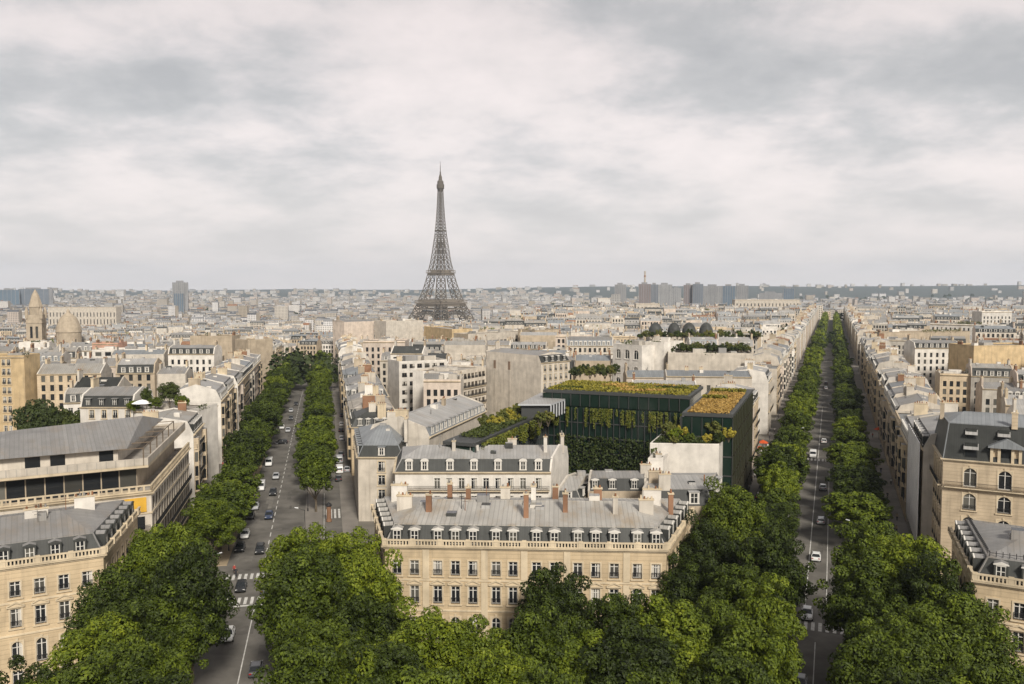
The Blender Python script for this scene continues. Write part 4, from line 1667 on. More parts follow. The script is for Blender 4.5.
px_house('tan blank-walled block with flues, above the short avenue trees', 190, 337, 232, 337, 25.5, 15, 'bbbb', roof='flat', wall='tan', party='tan', top='gravel', chim=3, clutter=1, detail=1, name='apartment_block', cat='block')
px_house('small tan block stepping down from the blank-walled block to the avenue', 235, 340, 248, 341, 24.5, 14, 'bbbb', roof='flat', wall='tan', party='tan', top='gravel', chim=1, clutter=1, detail=1, name='apartment_block', cat='block')
# outer side of the long avenue
px_house('long low tan wall house far along the outer side of the long avenue', 880, 333, 970, 332, 22.5, 12, 'bbbb', roof='flat', wall='tan', party='tan', top='gravel', chim=2, clutter=2, detail=1)
px_house('ochre blank-walled house at the photo edge above the tall cream house', 974, 347, 1040, 346, 25, 16, 'bbbb', roof='flat', wall='ochre', party='ochre', top='gravel', chim=2, clutter=2, detail=1)
px_house('white house with a row of dormers, beside the ochre blank wall', 915, 348, 960, 348, 22, 12, 'wbwb', wall='white', party='white', mh=2.4, rh=1.0, dormer='flat', chim=2, clutter=1, detail=1)
px_house('big white block with three window rows, high in the outer roofs', 982, 312, 1012, 312, 30, 16, 'wbwb', roof='flat', wall='white', party='white', top='gravel', chim=1, clutter=2, detail=1)
px_house('long white wall house with dark roof terrace, below the big white block', 930, 324, 1000, 326, 25, 14, 'wbwb', roof='flat', wall='white', party='white', top='slate', chim=1, clutter=3, detail=1)

take([(-132, 194), (-104, 194), (-104, 234), (-132, 234)])       # court with big trees
take([(-165, 236), (-128, 236), (-142, 287), (-180, 287)])
take([(-14, 262), (24, 262), (24, 326), (-14, 326)])
# ------------------------------------------------------------------ ordinary houses: the avenue fronts and the blocks behind them
TONE = {'cream': 'cream', 'honey': 'honey-coloured', 'pale': 'pale', 'white': 'white', 'grey': 'grey', 'tan': 'tan', 'rose': 'rosy', 'ochre': 'ochre'}
LOTS = []                                              # (distance, foot, where text, edges, kind, seed)
rg = random.Random(77)


def in_view(p, pad=7):
    az = math.degrees(math.atan2(p.x, p.y))
    return abs(az) < 31.5 + pad and p.y > 40


def free(f):
    c = (f[0] + f[2]) / 2
    for t in TAKEN:
        if (t[0] - c).length < 140 and clash(f, t):
            return False
    return True


def front_row(av, sg, t0, t1, where):
    t, n = t0, 0
    cyc = 0
    while t < t1:
        wd = rg.uniform(13, 24)
        P, Q = av.at(t, sg * 18.1), av.at(t + wd, sg * 18.1)
        f = rect(P, Q, 13.5) if sg < 0 else rect(Q, P, 13.5)
        fs = inset_quad(f, [.05] * 4)
        if free(fs):
            n += 1
            LOTS.append([0, f, '%s along the %s' % (ordn(n), where), 'wbwb', 'front', rg.random(), av is LA])
            TAKEN.append(fs)
        t += wd + .08
        cyc += wd
        if cyc > 95:
            t += 11
            cyc = 0
    return n


front_row(SA, -1, 60, 520, "short avenue's church side")
front_row(SA, 1, 92, 520, "short avenue's tower side")
front_row(LA, -1, 52, 1290, "long avenue's tower side")
front_row(LA, 1, 77.3, 1290, "long avenue's outer side")


def wedge(frame, s0, s1, lat0, lat1, where, ok, step=(24, 31)):
    s, row = s0, 0
    while s < s1:
        row += 1
        l, n = lat0, 0
        skew = rg.uniform(-.07, .07)
        dep = rg.uniform(10.5, 13.5)
        while l < lat1:
            wd = rg.uniform(9, 24)
            ds = rg.uniform(-1.5, 1.5)
            P = frame.at(s + ds + skew * l, l)
            Q = frame.at(s + ds + skew * (l + wd), l + wd)
            l += wd + rg.choice((.1, .1, .1, 5.0))
            f = rect(P, Q, dep)
            c = (f[0] + f[2]) / 2
            fs = inset_quad(f, [.1] * 4)
            if not in_view(c) or not ok(f) or not free(fs):
                continue
            n += 1
            LOTS.append([0, f, '%s in the %s roof row %s' % (ordn(n), ordn(row), where), rg.choice(('wbwb', 'wbwb', 'wbwb', 'bbwb', 'wbwb')), 'inner', rg.random(), False])
            TAKEN.append(fs)
        s += dep + rg.uniform(*step) - 12


def clear_of(av, f, side, gap=33):
    for p in f:
        t, lat = av.to(p)
        if side * lat < gap and t < av.len + 20:
            return False
    return True


MA = Avenue((2, 118), (math.sin(R(4)), math.cos(R(4))), 2000)
FARLIM = 1500
wedge(SA, 60, FARLIM, -760, -33, 'behind the hotel', lambda f: clear_of(SA, f, -1))
wedge(MA, 90, FARLIM, -330, 420, 'between the avenues', lambda f: clear_of(SA, f, 1) and clear_of(LA, f, -1))
wedge(LA, 38, FARLIM, 33, 420, 'beyond the outer avenue', lambda f: clear_of(LA, f, 1))
for L_ in LOTS:
    c = (L_[1][0] + L_[1][2]) / 2
    L_[0] = c.length
LOTS.sort(key=lambda l: l[0])
MASS = MB()
n_ind = 0
N_IND = 262
for dist, f, where, edges, kd, rv, on_long in LOTS:
    sd_ = int(rv * 1e6)
    r_ = random.Random(sd_)
    c = (f[0] + f[2]) / 2
    if not in_view(c, 4):
        continue
    t = terrain(c.x, c.y)
    near = max(0, 1 - dist / 500)
    if kd == 'front':
        hc = r_.uniform(17.2, 19.4)
        wall = r_.choice(('tan', 'cream', 'honey') if 'outer' in where and on_long else ('rose', 'pale', 'cream', 'rose', 'white') if on_long else ('cream', 'pale', 'honey', 'cream', 'rose'))
        roof = r_.choices(('mansard', 'flat'), (8, 1))[0]
    else:
        hc = r_.uniform(13.5, 20.5) + (r_.random() < .12) * 4
        wall = r_.choice(('cream', 'pale', 'white', 'white', 'rose', 'tan', 'pale', 'grey'))
        roof = r_.choices(('mansard', 'gable', 'flat'), (5, 3, 3))[0]
    if kd == 'front':
        party0 = r_.choice(('pale', 'white', 'party'))
    party = r_.choice(('party', 'party', 'pale', 'white', 'white', 'rose', 'party', 'tan'))
    if kd == 'front':
        party = party0
    top = r_.choices(('zinc', 'zincpale', 'zincblue', 'zincold', 'tile', 'slategrey'), (4, 4, 2, 2, .35, .8))[0]
    low = r_.choice(('slate', 'slategrey', 'slate', 'zincblue', 'zinc'))
    if roof == 'flat':
        top = r_.choice(('gravel', 'zincpale', 'zincblue', 'zinc'))
    mh = r_.uniform(2.2, 3.6) if roof == 'mansard' else 0
    nst = max(2, int((hc - 4.6) / 3.25) + 1)
    nch = r_.choice((1, 2, 2, 3)) if roof != 'flat' else r_.choice((1, 2, 3))
    if kd == 'front' and "short avenue's tower" in where and dist < 400:
        kw_short = dict(edges='wwww', hips=(4, 4), low='slategrey', rh=2.2, ins=[1.2] * 4)
        hc, roof, mh = r_.uniform(13.2, 16.2), 'mansard', 2.4
        nst = max(2, int((hc - 4.6) / 3.25) + 1)
    else:
        kw_short = {}
    individual = n_ind < N_IND
    rt = {'mansard': 'mansard roof', 'gable': 'pitched roof', 'flat': 'flat roof'}[roof]
    kw = dict(wall=wall, party=party, roof=roof, mh=mh, rh=r_.uniform(.9, 1.8) if roof == 'mansard' else r_.uniform(1.8, 3.2), low=low, top=top, edges=edges, chim=nch, clutter=r_.choice((2, 3, 4, 5)) + (2 if roof == 'flat' else 0),
              seed=sd_, dormer=r_.choice(('pediment', 'flat', 'flat', 'round')) if roof == 'mansard' else None, pitch=r_.uniform(2.25, 2.85), win=(1.3, 2.2), wstyle=r_.choice(('casement', 'casement', 'hood')),
              surround=r_.choice(('trim', None, 'trimwhite')))
    kw.update(kw_short)
    if individual:
        n_ind += 1
        det = 2 if dist < 285 else 1
        bal = r_.choice(((1, nst - 1), (1, 2, 3, 4), (1, 2, 3, 4), (2, 4))) if kd == 'front' else (r_.choice(((), (), (2,), (1, 2, 3))))
        if kd == 'front' and r_.random() < .55:
            kw['baywin'] = r_.choice(((.25, .75), (.5,), (.2, .8), (.12, .88)))
        if kd == 'front':
            kw.update(pitch=r_.uniform(2.2, 2.6), win=(1.25, 2.25))
        lab = '%s %s-storey house with %s, %s' % (TONE[wall], CARD[min(nst, 10)], rt, where)
        building('apartment_house', lab, f, hc, t, detail=det, balcony=bal, cat='house', group='town houses in the blocks round the avenues', **kw)
    else:
        kw['clutter'] = 2 if dist > 900 else 4
        building('', '', f, hc, t, detail=0, sink=MASS, **kw)
print('lots', len(LOTS), 'individual', n_ind, 'mass verts', len(MASS.v))

# ------------------------------------------------------------------ the town beyond, too fine to count
def uvwin(name, c):
    m, t, b = newmat(name)
    uv = t.nodes.new('ShaderNodeUVMap')
    sp = t.nodes.new('ShaderNodeSeparateXYZ')
    t.links.new(uv.outputs[0], sp.inputs[0])
    fx = mathn(t, 'FRACT', mathn(t, 'DIVIDE', sp.outputs[0], 3.0))
    fz = mathn(t, 'FRACT', mathn(t, 'DIVIDE', sp.outputs[1], 3.2))
    k = mathn(t, 'MULTIPLY', mathn(t, 'LESS_THAN', mathn(t, 'ABSOLUTE', mathn(t, 'SUBTRACT', fx, .5)), .2), mathn(t, 'LESS_THAN', mathn(t, 'ABSOLUTE', mathn(t, 'SUBTRACT', fz, .5)), .32))
    p = objco(t)
    r1 = ramp(t, [(.3, mul(c, .75)), (.7, mul(c, 1.1))])
    t.links.new(noisef(t, p, .02, 4), r1.inputs[0])
    t.links.new(mixc(t, mathn(t, 'MULTIPLY', k, .9), r1.outputs[0], (.03, .03, .03)), b.inputs['Base Color'])
    b.inputs['Roughness'].default_value = .8
    return m


FW = []
for k, c in enumerate(((.58, .53, .46), (.68, .65, .61), (.50, .45, .38), (.58, .50, .43), (.45, .385, .30), (.70, .68, .66), (.42, .41, .39))):
    M['farwall%d' % k] = uvwin('far_wall', mul(c, .9))
    FW.append('farwall%d' % k)
for k, c in (('farzinc', (.25, .25, .255)), ('farpale', (.36, .355, .345)), ('farslate', (.11, .115, .125)), ('fartile', (.27, .14, .08)), ('farbare', (.44, .39, .32))):
    M[k] = mottled(k, c, streak=0, rnd=0, scale=.03, var=.3)
FR = ['farzinc', 'farpale', 'farzinc', 'farslate', 'farslate', 'fartile', 'farzinc', 'farzinc']
far = random.Random(5)


def far_house(b, x, y, wd, dp, h, ang, tz):
    c, s = math.cos(ang), math.sin(ang)
    P = lambda u, v: (x + u * c - v * s, y + u * s + v * c)
    q = [P(-wd / 2, 0), P(wd / 2, 0), P(wd / 2, dp), P(-wd / 2, dp)]
    wm = far.choice(FW)
    em = far.choice((wm, 'farbare', 'farbare'))
    z0 = tz - 3
    for i in range(4):
        a, e = q[i], q[(i + 1) % 4]
        L = wd if i % 2 == 0 else dp
        b.poly([(a[0], a[1], z0), (e[0], e[1], z0), (e[0], e[1], tz + h), (a[0], a[1], tz + h)], wm if i % 2 == 0 else em,
               uv=[(0, 0), (L, 0), (L, h + 3), (0, h + 3)])
    rm = far.choice(FR)
    k = far.random()
    if k < .55:
        mh = far.uniform(1.5, 4)
        i_ = min(1.4, dp * .2)
        t = [P(-wd / 2, i_), P(wd / 2, i_), P(wd / 2, dp - i_), P(-wd / 2, dp - i_)]
        lm = far.choice(('farslate', rm, 'farzinc'))
        for i in range(4):
            j = (i + 1) % 4
            b.poly([(q[i][0], q[i][1], tz + h), (q[j][0], q[j][1], tz + h), (t[j][0], t[j][1], tz + h + mh), (t[i][0], t[i][1], tz + h + mh)], lm if i % 2 == 0 else em)
        b.poly([(p[0], p[1], tz + h + mh) for p in t], rm)
        zt = tz + h + mh
    else:
        b.poly([(p[0], p[1], tz + h) for p in q], rm)
        zt = tz + h
    if far.random() < .6 and y < 3200:
        u = far.uniform(-.4, .4) * wd
        a = P(u - 1.2, dp * .3)
        e = P(u + 1.2, dp * .7)
        b.box(min(a[0], e[0]), max(a[0], e[0]), min(a[1], e[1]), max(a[1], e[1]), zt - .5, zt + far.uniform(1, 3), far.choice(('farbare', 'farpale', 'fartile', 'farzinc')), False)


y = 1440.0
while y < 7900:
    hw = y * .66
    x = -hw
    stp = 25 + (y - 1400) * .013
    while x < hw:
        wd = far.uniform(9, 30) * (1 + (y - 1400) / 9000)
        yy = y + far.uniform(-.3, .3) * stp
        r = math.hypot(x, yy)
        tz = terrain(x, yy)
        g = noise.noise(Vector((x * .0016, yy * .0011, 4)))
        east_ = sstep(-4, 8, math.degrees(math.atan2(x, yy)))
        skip = .14 + max(0, g) * .9 + max(0, (r - 4200) / (3800 - 2700 * east_))
        skip = min(skip, .93 + .05 * east_)
        if far.random() > skip and r > 1490 and not (math.hypot(x + 139, yy - 1640) < 110) and not (-330 < x < 60 and 1560 < yy < 1600):
            h = far.uniform(9, 25)
            if far.random() < .02:
                h = far.uniform(28, 45)
            far_house(MASS, x, yy, wd, far.uniform(10, 14) * (1 + (y - 1400) / 8000), h, far.uniform(-.25, .25), tz)
        x += wd + far.choice((.5, 1, 6, 18))
    y += stp
kind(MASS.build('distant_town'), 'stuff')
print('mass faces', len(MASS.f))
# ------------------------------------------------------------------ the iron lattice tower
M['eiffel_deck'] = mottled('brown_iron_deck', (.21, .18, .145), var=.1, streak=0, rnd=0)


def ei_half(z):
    pts = [(0, 62), (20, 50.5), (40, 41), (57, 34.0), (75, 27.8), (95, 22.4), (115, 18.3), (140, 13.8), (165, 10.9), (190, 8.0), (215, 6.2), (245, 4.6), (276, 3.5)]
    for (a, va), (c, vc) in zip(pts, pts[1:]):
        if z <= c:
            return va + (vc - va) * (z - a) / (c - a)
    return pts[-1][1]


def ei_leg(z):
    if z < 57:
        return 25 - 8.5 * z / 57
    if z < 115:
        return 15.5 - 4.5 * (z - 57) / 58
    return 10.5 - 1.7 * (z - 115) / 74


TX, TY = GD(441, 300, 1640.0)[0], 1640.0
tip = GD(441, 161.5, 1640.0)[2]
TZ = tip - 326.0
tw = thing('iron_tower', 'brown iron lattice tower with two decks, rising above the roofs', 'tower', (TX, TY, TZ), R(45) - math.atan2(TX, TY))


def lattice_face(b, p00, p10, p01, p11, r):
    b.bar(p00, p11, r)
    b.bar(p10, p01, r)


def col_seg(b, corners0, corners1, rc, rb):
    for p, q in zip(corners0, corners1):
        b.bar(p, q, rc, 'eiffel')
    n = len(corners0)
    for i in range(n):
        j = (i + 1) % n
        b.bar(corners0[i], corners1[j], rb, 'eiffel')
        b.bar(corners0[j], corners1[i], rb, 'eiffel')
        b.bar(corners1[i], corners1[j], rb, 'eiffel')


for sx in (-1, 1):
    for sy in (-1, 1):
        b = MB()
        for zs in ([0, 10, 20, 30, 40, 49, 57], [62, 72, 82, 92, 102, 115], [119, 128, 137, 146, 156, 167, 178, 189]):
            prev = None
            for z in zs:
                w_, l_ = ei_half(z), ei_leg(z)
                i_ = max(w_ - l_, .3)
                cur = [(sx * w_, sy * w_, z), (sx * i_, sy * w_, z), (sx * i_, sy * i_, z), (sx * w_, sy * i_, z)]
                if prev:
                    t = 1.35 if z < 60 else (1.15 if z < 116 else 1.05)
                    col_seg(b, prev, cur, t, t * .58)
                prev = cur
        b.box(sx * 49 - 14, sx * 49 + 14, sy * 49 - 14, sy * 49 + 14, -4, 2, 'pale')
        b.build('leg', tw)
b = MB()                                               # upper shaft
prev = None
z = 189
while z <= 277.5:
    w_ = ei_half(z)
    cur = [(w_, w_, z), (-w_, w_, z), (-w_, -w_, z), (w_, -w_, z)]
    if prev:
        col_seg(b, prev, cur, .95, .62)
    prev = cur
    z += 6.3
for z in range(119, 277, 12):                          # lift shaft in the middle
    b.bar((0, 0, z), (0, 0, z + 12), 1.3, 'eiffel')
w_ = ei_half(196) + .8
b.box(-w_, w_, -w_, w_, 195, 197.5, 'eiffel')
b.build('upper_shaft', tw)


def deck(name, z0, z1, w_, over, ribs):
    b = MB()
    b.box(-w_, w_, -w_, w_, z0, z0 + (z1 - z0) * .5, 'eiffel_deck')
    b.box(-w_ - over, w_ + over, -w_ - over, w_ + over, z0 + (z1 - z0) * .5, z0 + (z1 - z0) * .62, 'eiffel_deck')
    b.box(-w_ + 4, w_ - 4, -w_ + 4, w_ - 4, z1 - 3.5, z1 + 1.5, 'eiffel_deck')
    for k in range(ribs + 1):
        u = -w_ - over + 2 * (w_ + over) * k / ribs
        for s in (-1, 1):
            b.bar((u, s * (w_ + over), z0 + (z1 - z0) * .3), (u, s * (w_ + over), z1), .42, 'eiffel_deck')
            b.bar((s * (w_ + over), u, z0 + (z1 - z0) * .3), (s * (w_ + over), u, z1), .42, 'eiffel_deck')
    for s in (-1, 1):
        b.box(-w_ - over, w_ + over, s * (w_ + over) - .4, s * (w_ + over) + .4, z1 - .6, z1 + .4, 'eiffel_deck')
        b.box(s * (w_ + over) - .4, s * (w_ + over) + .4, -w_ - over, w_ + over, z1 - .6, z1 + .4, 'eiffel_deck')
    b.build(name, tw)


deck('first_deck', 53, 65, 34.5, 2.2, 30)
deck('second_deck', 112, 121, 18.6, 1.8, 16)
for k in range(4):                                     # arches and the girders above them
    b = MB()
    ca_, sa_ = [(1, 0), (0, 1), (-1, 0), (0, -1)][k]

    def fp(u, z, off):
        w_ = ei_half(z) + off
        return (u * ca_ - w_ * -sa_ * -1 * -1, u * sa_ + w_ * -ca_, z) if False else ((u, -w_, z), (w_, u, z), (-u, w_, z), (-w_, -u, z))[k]
    n = 22
    for i in range(n):
        a0, a1 = math.pi * i / n, math.pi * (i + 1) / n
        P0, P1 = (37 * math.cos(a0), 8 + 31 * math.sin(a0)), (37 * math.cos(a1), 8 + 31 * math.sin(a1))
        Q0, Q1 = (41.5 * math.cos(a0), 8 + 36 * math.sin(a0)), (41.5 * math.cos(a1), 8 + 36 * math.sin(a1))
        b.bar(fp(P0[0], P0[1], -2), fp(P1[0], P1[1], -2), .8, 'eiffel')
        b.bar(fp(Q0[0], Q0[1], -2), fp(Q1[0], Q1[1], -2), .8, 'eiffel')
        b.bar(fp(P0[0], P0[1], -2), fp(Q1[0], Q1[1], -2), .5, 'eiffel')
        b.bar(fp(Q0[0], Q0[1], -2), fp(P1[0], P1[1], -2), .5, 'eiffel')
    b.bar(fp(-35, 48.5, -1), fp(35, 48.5, -1), 1.5, 'eiffel_deck')
    b.build('arch', tw)
b = MB()
b.lathe([(3.6, 270), (7.6, 276), (7.8, 283), (6.4, 283.5), (6.2, 289), (3.8, 291), (3.2, 297), (1.6, 302)], 12, m='eiffel')
b.build('top_cabin', tw)
b = MB()
b.lathe([(1.6, 296), (1.3, 306), (.7, 308), (.6, 318), (.35, 319), (.3, 326)], 8, m='eiffel')
b.build('antenna', tw)

# ------------------------------------------------------------------ far landmarks
M['farstone'] = mottled('far_stone', (.42, .35, .26), var=.2, streak=.3, rnd=0)
x, y, zt = GD(35, 289.5, 650)
tz = terrain(x, y)
tw.scale = (.96, .96, 1)
ch = thing('church_tower', 'tall stone belfry with pyramid roof, beside the ribbed dome', 'church tower', (x, y, tz), R(12))
h = zt - tz
hb = h * .70
b = MB()
facs = [(-5.4, -5.4), (5.4, -5.4), (5.4, 5.4), (-5.4, 5.4)]
for i in range(4):
    facade(b, facs[i], facs[(i + 1) % 4], 0, hb, [(2.6, 4.4), (6.4, 8.2)], [(h * .42, h * .56)], 'farstone', 1.0, 'glass')
b.build('belfry', ch)
b = MB()
for z in (h * .3, h * .39, h * .6):
    b.box(-5.8, 5.8, -5.8, 5.8, z, z + .8, 'farstone')
for sx in (-1, 1):
    for sy in (-1, 1):
        b.lathe([(1.3, hb - 3), (1.3, hb + 3), (.1, hb + 6)], 8, sx * 4.9, sy * 4.9, 'farstone')
b.build('string_course', ch)
b = MB()
b.lathe([(4.6, hb), (4.6, hb + 5.5), (5.0, hb + 5.6), (5.0, hb + 6.2), (2.4, h - 4), (.3, h)], 8, m='farstone')
b.build('spire', ch)
x, y, zt = GD(68, 308.5, 655)
tz = terrain(x, y)
dm = thing('church_dome', 'round church drum with ribbed conical dome, beside the belfry', 'church', (x, y, tz))
h = zt - tz
b = MB()
b.lathe([(10, 0), (10, h * .42), (10.4, h * .43), (10.4, h * .46)], 20, m='farstone')
b.build('drum', dm)
for i in range(20):
    a = 2 * math.pi * (i + .5) / 20
    if math.sin(a) > .3:
        continue
    b = MB()
    b.box(-1.0, 1.0, -.1, .5, h * .22, h * .38, 'glass')
    b.build('window', dm, loc=(10.02 * math.cos(a), 10.02 * math.sin(a), 0), rz=a + math.pi / 2)
b = MB()
b.lathe([(8.8, h * .46), (8.8, h * .62), (9.3, h * .63), (8.6, h * .71), (7.2, h * .79), (5.6, h * .86), (3.0, h * .91), (1.3, h * .93), (1.1, h * .97), (.1, h)], 20, m='farstone')
b.build('dome', dm)
M['bluetower'] = uvwin('blue_glass', (.12, .18, .24))
M['greytower'] = uvwin('grey_tower', (.30, .30, .30))
M['whitetower'] = uvwin('white_tower', (.38, .38, .38))
M['browntower'] = uvwin('brown_tower', (.24, .19, .18))
M['slatetower'] = uvwin('slate_tower', (.16, .19, .23))


def highrise(u0, u1, v, D, m, label, depth=26, name='tower_block', step=0, cap='farzinc', ribs=5):
    x0, _, zt = GD(u0, v, D)
    x1, _, _ = GD(u1, v, D)
    x = (x0 + x1) / 2
    tz = terrain(x, D) - 2
    o = thing(name, label, 'tower block', (x, D, tz), -math.atan2(x, D) * .8)
    w_, h = (x1 - x0) / 2, zt - tz
    b = MB()
    q = [(-w_, 0), (w_, 0), (w_, depth), (-w_, depth)]
    for i in range(4):
        a, e = q[i], q[(i + 1) % 4]
        L = 2 * w_ if i % 2 == 0 else depth
        b.poly([(a[0], a[1], 0), (e[0], e[1], 0), (e[0], e[1], h), (a[0], a[1], h)], m, uv=[(0, 0), (L, 0), (L, h), (0, h)])
    b.poly([(p[0], p[1], h) for p in q], 'farpale')
    b.build('shaft', o)
    b = MB()
    for i in range(ribs + 1):
        x = -w_ + 2 * w_ * i / ribs
        b.box(x - .7, x + .7, -.8, .05, 0, h + .6, cap)
    b.build('pier', o)
    b = MB()
    b.box(-w_ * .55, w_ * .4, depth * .2, depth * .7, h, h + 5, cap)
    b.build('plant_room', o)
    return o


for a in ((615, 626, 284.5, 2500, 'greytower', 'slim grey tower block, standing apart at the near end of the high-rise cluster'),
          (639, 651, 284, 2450, 'browntower', 'brownish grey tower block beneath the tall chimney'),
          (651, 658, 284.5, 2520, 'slatetower', 'narrow slate tower block touching the brownish one'),
          (658, 672, 284.5, 2560, 'whitetower', 'broad pale slab tower beside the narrow slate tower'),
          (672, 681, 288, 2750, 'whitetower', 'lower white tower block between two broad slab towers'),
          (684, 693, 285, 2500, 'browntower', 'dark brown tower block joined to the blue one'),
          (693, 703, 284, 2480, 'slatetower', 'blue-grey tower block, tallest of the middle pair'),
          (704, 722, 286, 2600, 'greytower', 'widest grey slab tower in the high-rise cluster'),
          (723, 735, 286, 2450, 'bluetower', 'deep blue glass tower block with a cut corner'),
          (737, 748, 285.5, 2600, 'greytower', 'last grey tower block of the cluster, beside the deep blue one'),
          (784, 794, 288.5, 2900, 'bluetower', 'small blue glass tower standing alone towards the long avenue'),
          (760, 782, 293, 3000, 'greytower', 'low grey slab block between the cluster and the lone blue tower'),
          (173, 187, 282.5, 2300, 'greytower', 'pale grey slab tower with stepped top, alone on the church side skyline'),
          (174, 183, 293.5, 2100, 'bluetower', 'short blue block at the foot of the lone grey slab tower'),
          (0, 18, 290, 3000, 'bluetower', 'long blue office slab at the photo edge of the skyline'),
          (20, 48, 289, 3050, 'slatetower', 'dark blue office slab behind the belfry'),
          (49, 52, 289, 3000, 'whitetower', 'thin white tower at the end of the dark blue slab')):
    highrise(*a)
for (u0, v0, u1, v1, D, lb) in ((48, 307.5, 116, 308, 1420, 'long cream palace wall beyond the dome'), (735, 300, 800, 301, 1330, 'long cream colonnaded palace wing, below the high-rise cluster'),
                                (598, 298.5, 610, 298.5, 1800, 'white block at the foot of the slim grey tower'), (636, 304, 660, 304, 1250, 'cream stepped palace end, below the chimney')):
    x0, y0, zt = GD(u0, v0, D)
    x1, y1, _ = GD(u1, v1, D)
    tz = terrain((x0 + x1) / 2, D) - 1
    h = zt - tz
    n_ = int((x1 - x0) / 4.5)
    building('palace_wing', lb, rect((x0, D), (x1, D), 18), h, tz, detail=1, wall='pale' if 'cream' in lb else 'white', party='pale', roof='flat', top='gravel', edges='wbwb', rows=[(h * .45, h * .62), (h * .7, h * .84)], pitch=5.5, win=(1.6, 2), rail=False, chim=0, clutter=2, cat='palace', seed=int(u0))
cx, cyy, zt = GD(645, 271, 2700)
tz = terrain(cx, cyy)
b = MB()
b.lathe([(4.2, 0), (3.0, (zt - tz) * .8), (2.8, zt - tz)], 12, m='farbare')
b.lathe([(3.3, (zt - tz) * .86), (3.3, (zt - tz) * .9)], 12, m='fartile')
tag(b.build('chimney_stack', loc=(cx, cyy, tz)), 'tall slender chimney rising above the high-rise cluster', 'chimney')

# domed pavilions
x0, x1 = GD(648, 336, 520)[0], GD(715, 336, 520)[0]
z = GD(680, 336, 520)[2]
t = terrain(x0, 520)
db = building('domed_house', 'pale house carrying four grey egg-shaped roof domes', rect((x0, 520), (x1, 517), 12), z - t, t, detail=1, wall='pale', roof='flat', top='zinc', edges='wbwb', chim=0, clutter=0, cat='house', seed=9)
for k, u in enumerate((655.5, 674, 689, 706)):
    px = GD(u, 330, 523)[0]
    o = Vector((px - db.location.x, 523 - db.location.y))
    a = -db.rotation_euler.z
    lx, ly = o.x * math.cos(a) - o.y * math.sin(a), o.x * math.sin(a) + o.y * math.cos(a)
    b = MB()
    zz_ = z - t
    s = 1.0 if k != 1 else .95
    b.lathe([(4.0 * s, zz_), (4.3 * s, zz_ + 2), (3.9 * s, zz_ + 4.5), (2.8 * s, zz_ + 6.6), (1.3 * s, zz_ + 7.8), (.1, zz_ + 8.2)], 16, lx, ly, 'slategrey')
    b.build('dome', db, True)

# ------------------------------------------------------------------ trees
def crown_mesh(seed, rx, rz, nlobe, nleaf, size, mat='leaf', zb=.0):
    r = random.Random(seed)
    b = MB()
    lobes = []
    for i in range(nlobe):
        k = (i + .5) / nlobe
        ph = math.acos(1 - 1.72 * k)
        th = i * 2.39996 + r.uniform(-.5, .5)
        rr = r.uniform(.55, .88)
        big = 1 + .22 * noise.noise(Vector((math.cos(th) * 1.3, math.sin(th) * 1.3, seed * 1.7 + math.cos(ph))))
        lobes.append((Vector((math.sin(ph) * math.cos(th) * rx * rr * big, math.sin(ph) * math.sin(th) * rx * rr * big, math.cos(ph) * rz * rr * big)), r.uniform(.15, .30) * rx * (34 / max(34, nlobe)) ** .35))
    for i in range(max(3, nlobe // 9)):
        lobes.append((Vector((r.uniform(-.35, .35) * rx, r.uniform(-.35, .35) * rx, r.uniform(-.3, .4) * rz)), .42 * rx))
    tot = sum(l[1] ** 2 for l in lobes)
    for c, R_ in lobes:
        n = int(nleaf * R_ * R_ / tot)
        for _ in range(n):
            d = Vector((r.gauss(0, 1), r.gauss(0, 1), r.gauss(0, 1) + .25)).normalized()
            rad = R_ * (1.0 - .3 * r.random() ** 2.5) * (1 + .12 * noise.noise(d * 2.7 + c))
            p = c + Vector((d.x, d.y, d.z * .85)) * rad
            nn = (d + Vector((r.gauss(0, .33), r.gauss(0, .33), r.gauss(0, .33) + .2))).normalized()
            x = nn.orthogonal().normalized()
            x = (x * math.cos(6.28 * r.random()) + nn.cross(x) * math.sin(6.28 * r.random())).normalized()
            y = nn.cross(x)
            s = size * r.uniform(.55, 1.35)
            b.poly([p - x * s, p - y * s * .62 + nn * s * .15, p + x * s, p + y * s * .62 + nn * s * .15], mat)
    me = b.mesh('crown')
    return me


def trunk_mesh(seed, h, hc, rx):
    r = random.Random(seed)
    b = MB()
    pts = [(0, 0, -.2), (r.uniform(-.1, .1), r.uniform(-.1, .1), h * .5), (r.uniform(-.2, .2), r.uniform(-.2, .2), h)]
    for (p, q), (a, c) in zip(zip(pts, pts[1:]), ((.3, .24), (.24, .18))):
        b.bar(p, q, a, 'bark', 7, c)
    for k in range(5):
        a = k * 1.26 + r.uniform(-.3, .3)
        z0 = h * r.uniform(.6, .98)
        b.bar((pts[1][0] * .5, pts[1][1] * .5, z0), (math.cos(a) * rx * .55, math.sin(a) * rx * .55, h + (hc) * r.uniform(.3, .8)), .14, 'bark', 5, .05)
    b.bar(pts[2], (0, 0, h + hc), .17, 'bark', 5, .05)
    return b.mesh('trunk')


# unit trees: crown 1.0 = radius 5 m, total height 15 m
LOD = {}
for lod, (nl, nf, sz, nv) in {'near': (95, 30000, .15, 5), 'mid': (52, 8500, .26, 5), 'far': (22, 2400, .46, 4)}.items():
    LOD[lod] = []
    for k in range(nv):
        rz = 5.9 + .5 * (k % 3)
        mc = crown_mesh(100 + k * 7 + len(lod), 5.0 + .25 * (k % 2), rz, nl, nf, sz, 'leaf')
        mt = trunk_mesh(k + 5, 4.2, 4.5, 4.0)
        LOD[lod].append((mc, mt, 15.0 - rz))
tr = random.Random(11)


